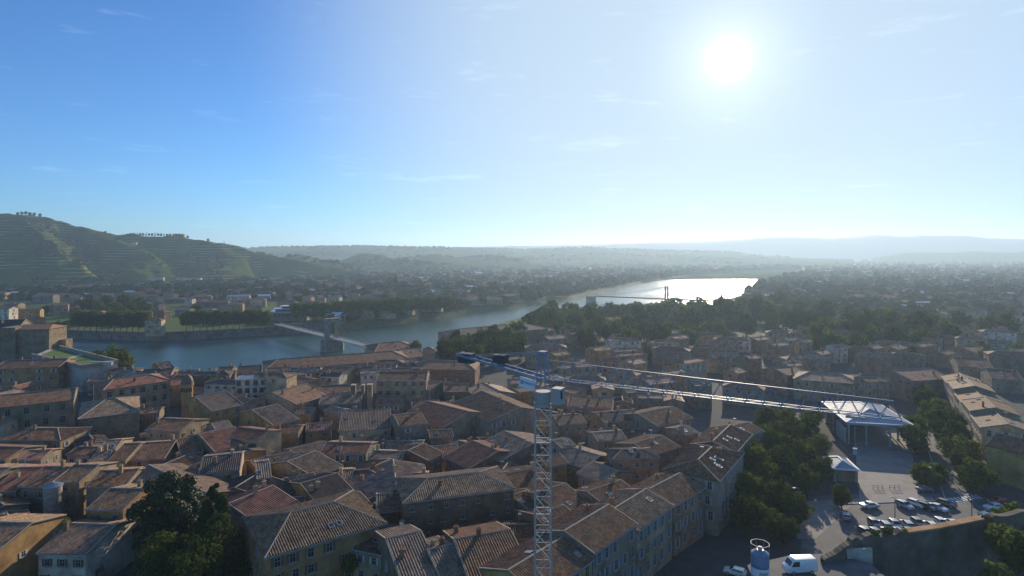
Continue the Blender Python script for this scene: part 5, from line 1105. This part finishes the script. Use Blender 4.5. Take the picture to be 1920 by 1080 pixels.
# stuff: far woods and far town on the plain
def far_stuff():
    r = random.Random(5); wd = MB(); hs = MB(); ico = bmesh.new(); bmesh.ops.create_icosphere(ico, subdivisions=1, radius=1); iv = [v.co.copy() for v in ico.verts]; iff = [tuple(v.index for v in f.verts) for f in ico.faces]; ico.free()
    cnt = 0
    for k in range(30000):
        if cnt > 9000: break
        px = r.uniform(-20, 1940); py = 485.5 + (125 if 600 < px < 1060 else 78 if px < 1400 else 112) * r.random() ** 1.5; p = G(px, py)
        if in_poly(p.x, p.y, river_poly) or in_poly(p.x, p.y - 12, river_poly): continue
        if 1060 < px < 1400 and py > 540: continue
        if py > 564 and px < 1400 and not any(in_poly(p.x, p.y - q, river_poly) for q in (14, 40, 80, 120)): continue
        if px < 620 and py > 590: continue
        if px < 560 and py < 545 - max(0, px - 150) * .05: continue
        if px < 1000 and py < 498 : continue
        cnt += 1; s = r.uniform(3.5, 7.5) * (.8 if py > 560 else 1) * (1 + max(0, p.y - 1500) / 3500); 
        if r.random() < (.30 if px < 1000 else .13):
            a = r.uniform(-.6, .6); L = s * r.uniform(1.2, 2.6); W = s * 1.1; h = r.uniform(5, 9); ca, sa = math.cos(a), math.sin(a); T = lambda x, y, z: (p.x + x * ca - y * sa, p.y + x * sa + y * ca, z)
            mi = r.choice([0, 0, 1, 2]); hs.faces([T(-L, -W, 0), T(L, -W, 0), T(L, W, 0), T(-L, W, 0), T(-L, -W, h), T(L, -W, h), T(L, W, h), T(-L, W, h)], [(0, 1, 5, 4), (1, 2, 6, 5), (2, 3, 7, 6), (3, 0, 4, 7)], mi)
            hs.faces([T(-L, -W - .4, h), T(L, -W - .4, h), T(L, 0, h + W * .35), T(-L, 0, h + W * .35), T(L, W + .4, h), T(-L, W + .4, h)], [(0, 1, 2, 3), (3, 2, 4, 5)], r.choice([3, 3, 4, 5]) if r.random() < .93 else 6)
        else:
            vs = []; sz = s * r.uniform(.9, 1.6); ph = r.uniform(0, 6)
            for v in iv: q = 1 + .35 * math.sin(v.x * 5 + ph) * math.cos(v.y * 4 + v.z * 6 + ph); vs.append((p.x + v.x * s * q * 1.15, p.y + v.y * s * q, sz * .75 + v.z * sz * q * .8))
            wd.faces(vs, iff)
    for line, sg, i0 in ((far_sh, 1, 9), (near_sh, -1, 15)):
        for a, b in zip(line[i0:], line[i0 + 1:]):
            a = Vector(a); b = Vector(b); d = (b - a); nn = Vector((-d.y, d.x)).normalized() * sg
            for k in range(int(d.length / 3.0)):
                q = a + d * r.random() + nn * r.uniform(5, 40); s = r.uniform(2.5, 5.5) * (1 if q.y < 1200 else 1.4); ph = r.uniform(0, 6); vs = []
                if 100 < q.x < 330 and q.y < 900: continue
                for v in iv: w_ = 1 + .35 * math.sin(v.x * 5 + ph) * math.cos(v.y * 4 + v.z * 6 + ph); vs.append((q.x + v.x * s * w_ * 1.2, q.y + v.y * s * w_, s * .6 + v.z * s * w_))
                wd.faces(vs, iff)
    o = wd.build('far_woods', 'leaf_far', kind='stuff', label='hazy mass of distant trees and hedges covering the valley plain', cat='woods')
    hs.build('far_town', ['wall_cream', 'wall_grey', 'wall_pink', 'tile_brown', 'tile_terracotta', 'tile_grey', 'white_metal'], kind='stuff', label='countless tiny distant houses scattered over the hazy valley plain', cat='town')
    # woods on the plateau crest and slopes
    wd = MB()
    for k in range(5200):
        px = r.uniform(330, 1480); D = r.uniform(1750, 4250); h = plat(px, D)
        if h < 6 or nz2(px * 3, D, 260, 9) < .02 and D < 3900: continue
        s = r.uniform(4, 9); vs = [((px - 960) / F * D + v.x * s * 1.3, D + v.y * s, h + s * .4 + v.z * s * .8) for v in iv]; wd.faces(vs, iff)
    for k in range(3600):
        px = r.uniform(60, 720); D = r.uniform(1080, 1500); h = herm(px, D)
        if h < 3 or nz2(px * 2.2, D, 120, 11) < .16: continue
        s = r.uniform(2, 4.5); vs = [((px - 960) / F * D + v.x * s * 1.2, D + v.y * s, h + s * .3 + v.z * s * .8) for v in iv]; wd.faces(vs, iff)
    wd.build('hill_woods', 'leaf_far', kind='stuff', label='scrub and woods scattered over the hills behind the river', cat='woods')
far_stuff()

# ------------------------------------------------------------------ leave out houses the view shows nothing of
bpy.context.view_layer.update(); eye = camo.location.copy(); keep = []; OCC = BVHTree.FromPolygons(OCC_V, OCC_F)
def hidden(q, gap):
    d = q - eye; L = d.length; return OCC.ray_cast(eye, d / L, L - gap)[0] is not None
for h in HOUSES:
    X0, X1, Y0, Y1 = h['ext']; mw_ = h['root'].matrix_world; seen = 0
    for fx in (.04, .3, .5, .7, .96):
        for yy, zz in ((0, h['zr'] + .35), (Y0 * .6, h['zr'] - .27 * abs(Y0) * .6 + .35), (Y0 - .3, h['zr'] - .27 * abs(Y0) - 1.2)):
            q = mw_ @ Vector((X0 + (X1 - X0) * fx, yy, zz)); x, y = topx(q)
            if not (0 < x < 1920 and y < 1080): continue
            if not hidden(q, .5): seen += 1
    if seen >= 2 or h['hand']: keep.append(h)
    else:
        def kill(o):
            for c in list(o.children): kill(c)
            bpy.data.objects.remove(o)
        kill(h['root'])
print('HOUSES', len(HOUSES), 'kept', len(keep)); HOUSES = keep
# ------------------------------------------------------------------ labels of houses without one: described by the nearest landmark
bpy.context.view_layer.update()
LM = [(1018, 850, 'the crane mast'), (1018, 985, 'the lower crane mast'), (330, 900, 'the glossy evergreen'), (400, 1000, 'the dark conifer'), (585, 980, 'the orange hipped house'), (850, 905, 'the dark hipped house'), (760, 725, 'the red-shuttered house'), (405, 760, 'the yellow turret building'),
      (85, 780, 'the long stone school'), (250, 735, 'the red-roofed school wing'), (210, 790, 'the pyramid-roofed house'), (100, 935, 'the round stair tower'), (628, 668, 'the long riverside hall'), (925, 625, 'the college block'), (1310, 880, 'the big corner block'), (1633, 775, 'the metal pavilion'), (1800, 760, 'the avenue row'), (1200, 960, 'the tall street row'),
      (1352, 545, 'the spiky conifer'), (1271, 545, 'the road bridge pylon'), (543, 580, 'the ship-like building'), (743, 530, 'the church spire'), (291, 610, 'the square quay house'), (202, 536, 'the white apartment block'), (1200, 735, 'the crane jib'), (1450, 770, 'the outer jib'), (400, 570, 'the stone wall building')]
RD = dict(brown='brown', grey='grey', red='red', terracotta='terracotta', dark='dark', light='pale', zinc='metal')
buckets = {}
for h in HOUSES:
    if 'label' in h['root']: continue
    x, y = topx(h['pos']); best = min(LM, key=lambda l: (l[0] - x) ** 2 + ((l[1] - y) * 1.5) ** 2); dx, dy = x - best[0], (y - best[1]) * 1.3
    dr = ('right of' if dx > 0 else 'left of') if abs(dx) > abs(dy) else ('below' if dy > 0 else 'above'); buckets.setdefault((best[2], dr), []).append((math.hypot(dx, dy), h))
for (lm, dr), lst in buckets.items():
    lst.sort(key=lambda q: q[0])
    for i, (_, h) in enumerate(lst): h['root']['label'] = '%s %s house, %s roof, %s house %s %s' % (h['wall'], 'hipped' if h['kind'] == 'hip' else 'gabled' if h['kind'] == 'gable' else 'lean-to', RD[h['roof']], ordn[i] if i else 'nearest', dr, lm)
# ------------------------------------------------------------------ leave out windows that the view shows nothing of
gone = []
for o in [o for o in sc.objects if o.name.split('.')[0] == 'window' and o.parent]:
    mw_ = o.matrix_world; p = mw_ @ Vector((0, -.3, 0)); x, y = topx(p)
    if all(hidden(mw_ @ Vector((0, -.3, z)), .25) for z in (0, .7)) or not (-60 < x < 1980 and y < 1140): gone.append(o)
for o in gone:
    for c in list(o.children): bpy.data.objects.remove(c)
    bpy.data.objects.remove(o)
# ------------------------------------------------------------------ haze
hz = bpy.data.materials.new('haze_air'); hz.use_nodes = True; t = hz.node_tree; t.nodes.clear(); pv = t.nodes.new('ShaderNodeVolumePrincipled'); ou = t.nodes.new('ShaderNodeOutputMaterial')
pv.inputs['Color'].default_value = (.60, .79, 1.0, 1); pv.inputs['Density'].default_value = .000145; pv.inputs['Anisotropy'].default_value = .48; t.links.new(pv.outputs[0], ou.inputs['Volume']); hz.cycles.homogeneous_volume = True; MATS['haze_air'] = hz
m = MB(); m.box((0, 3950, 131), (15600, 8500, 284)); m.build('haze', 'haze_air', kind='stuff', label='pale blue evening haze filling the whole valley', cat='haze')
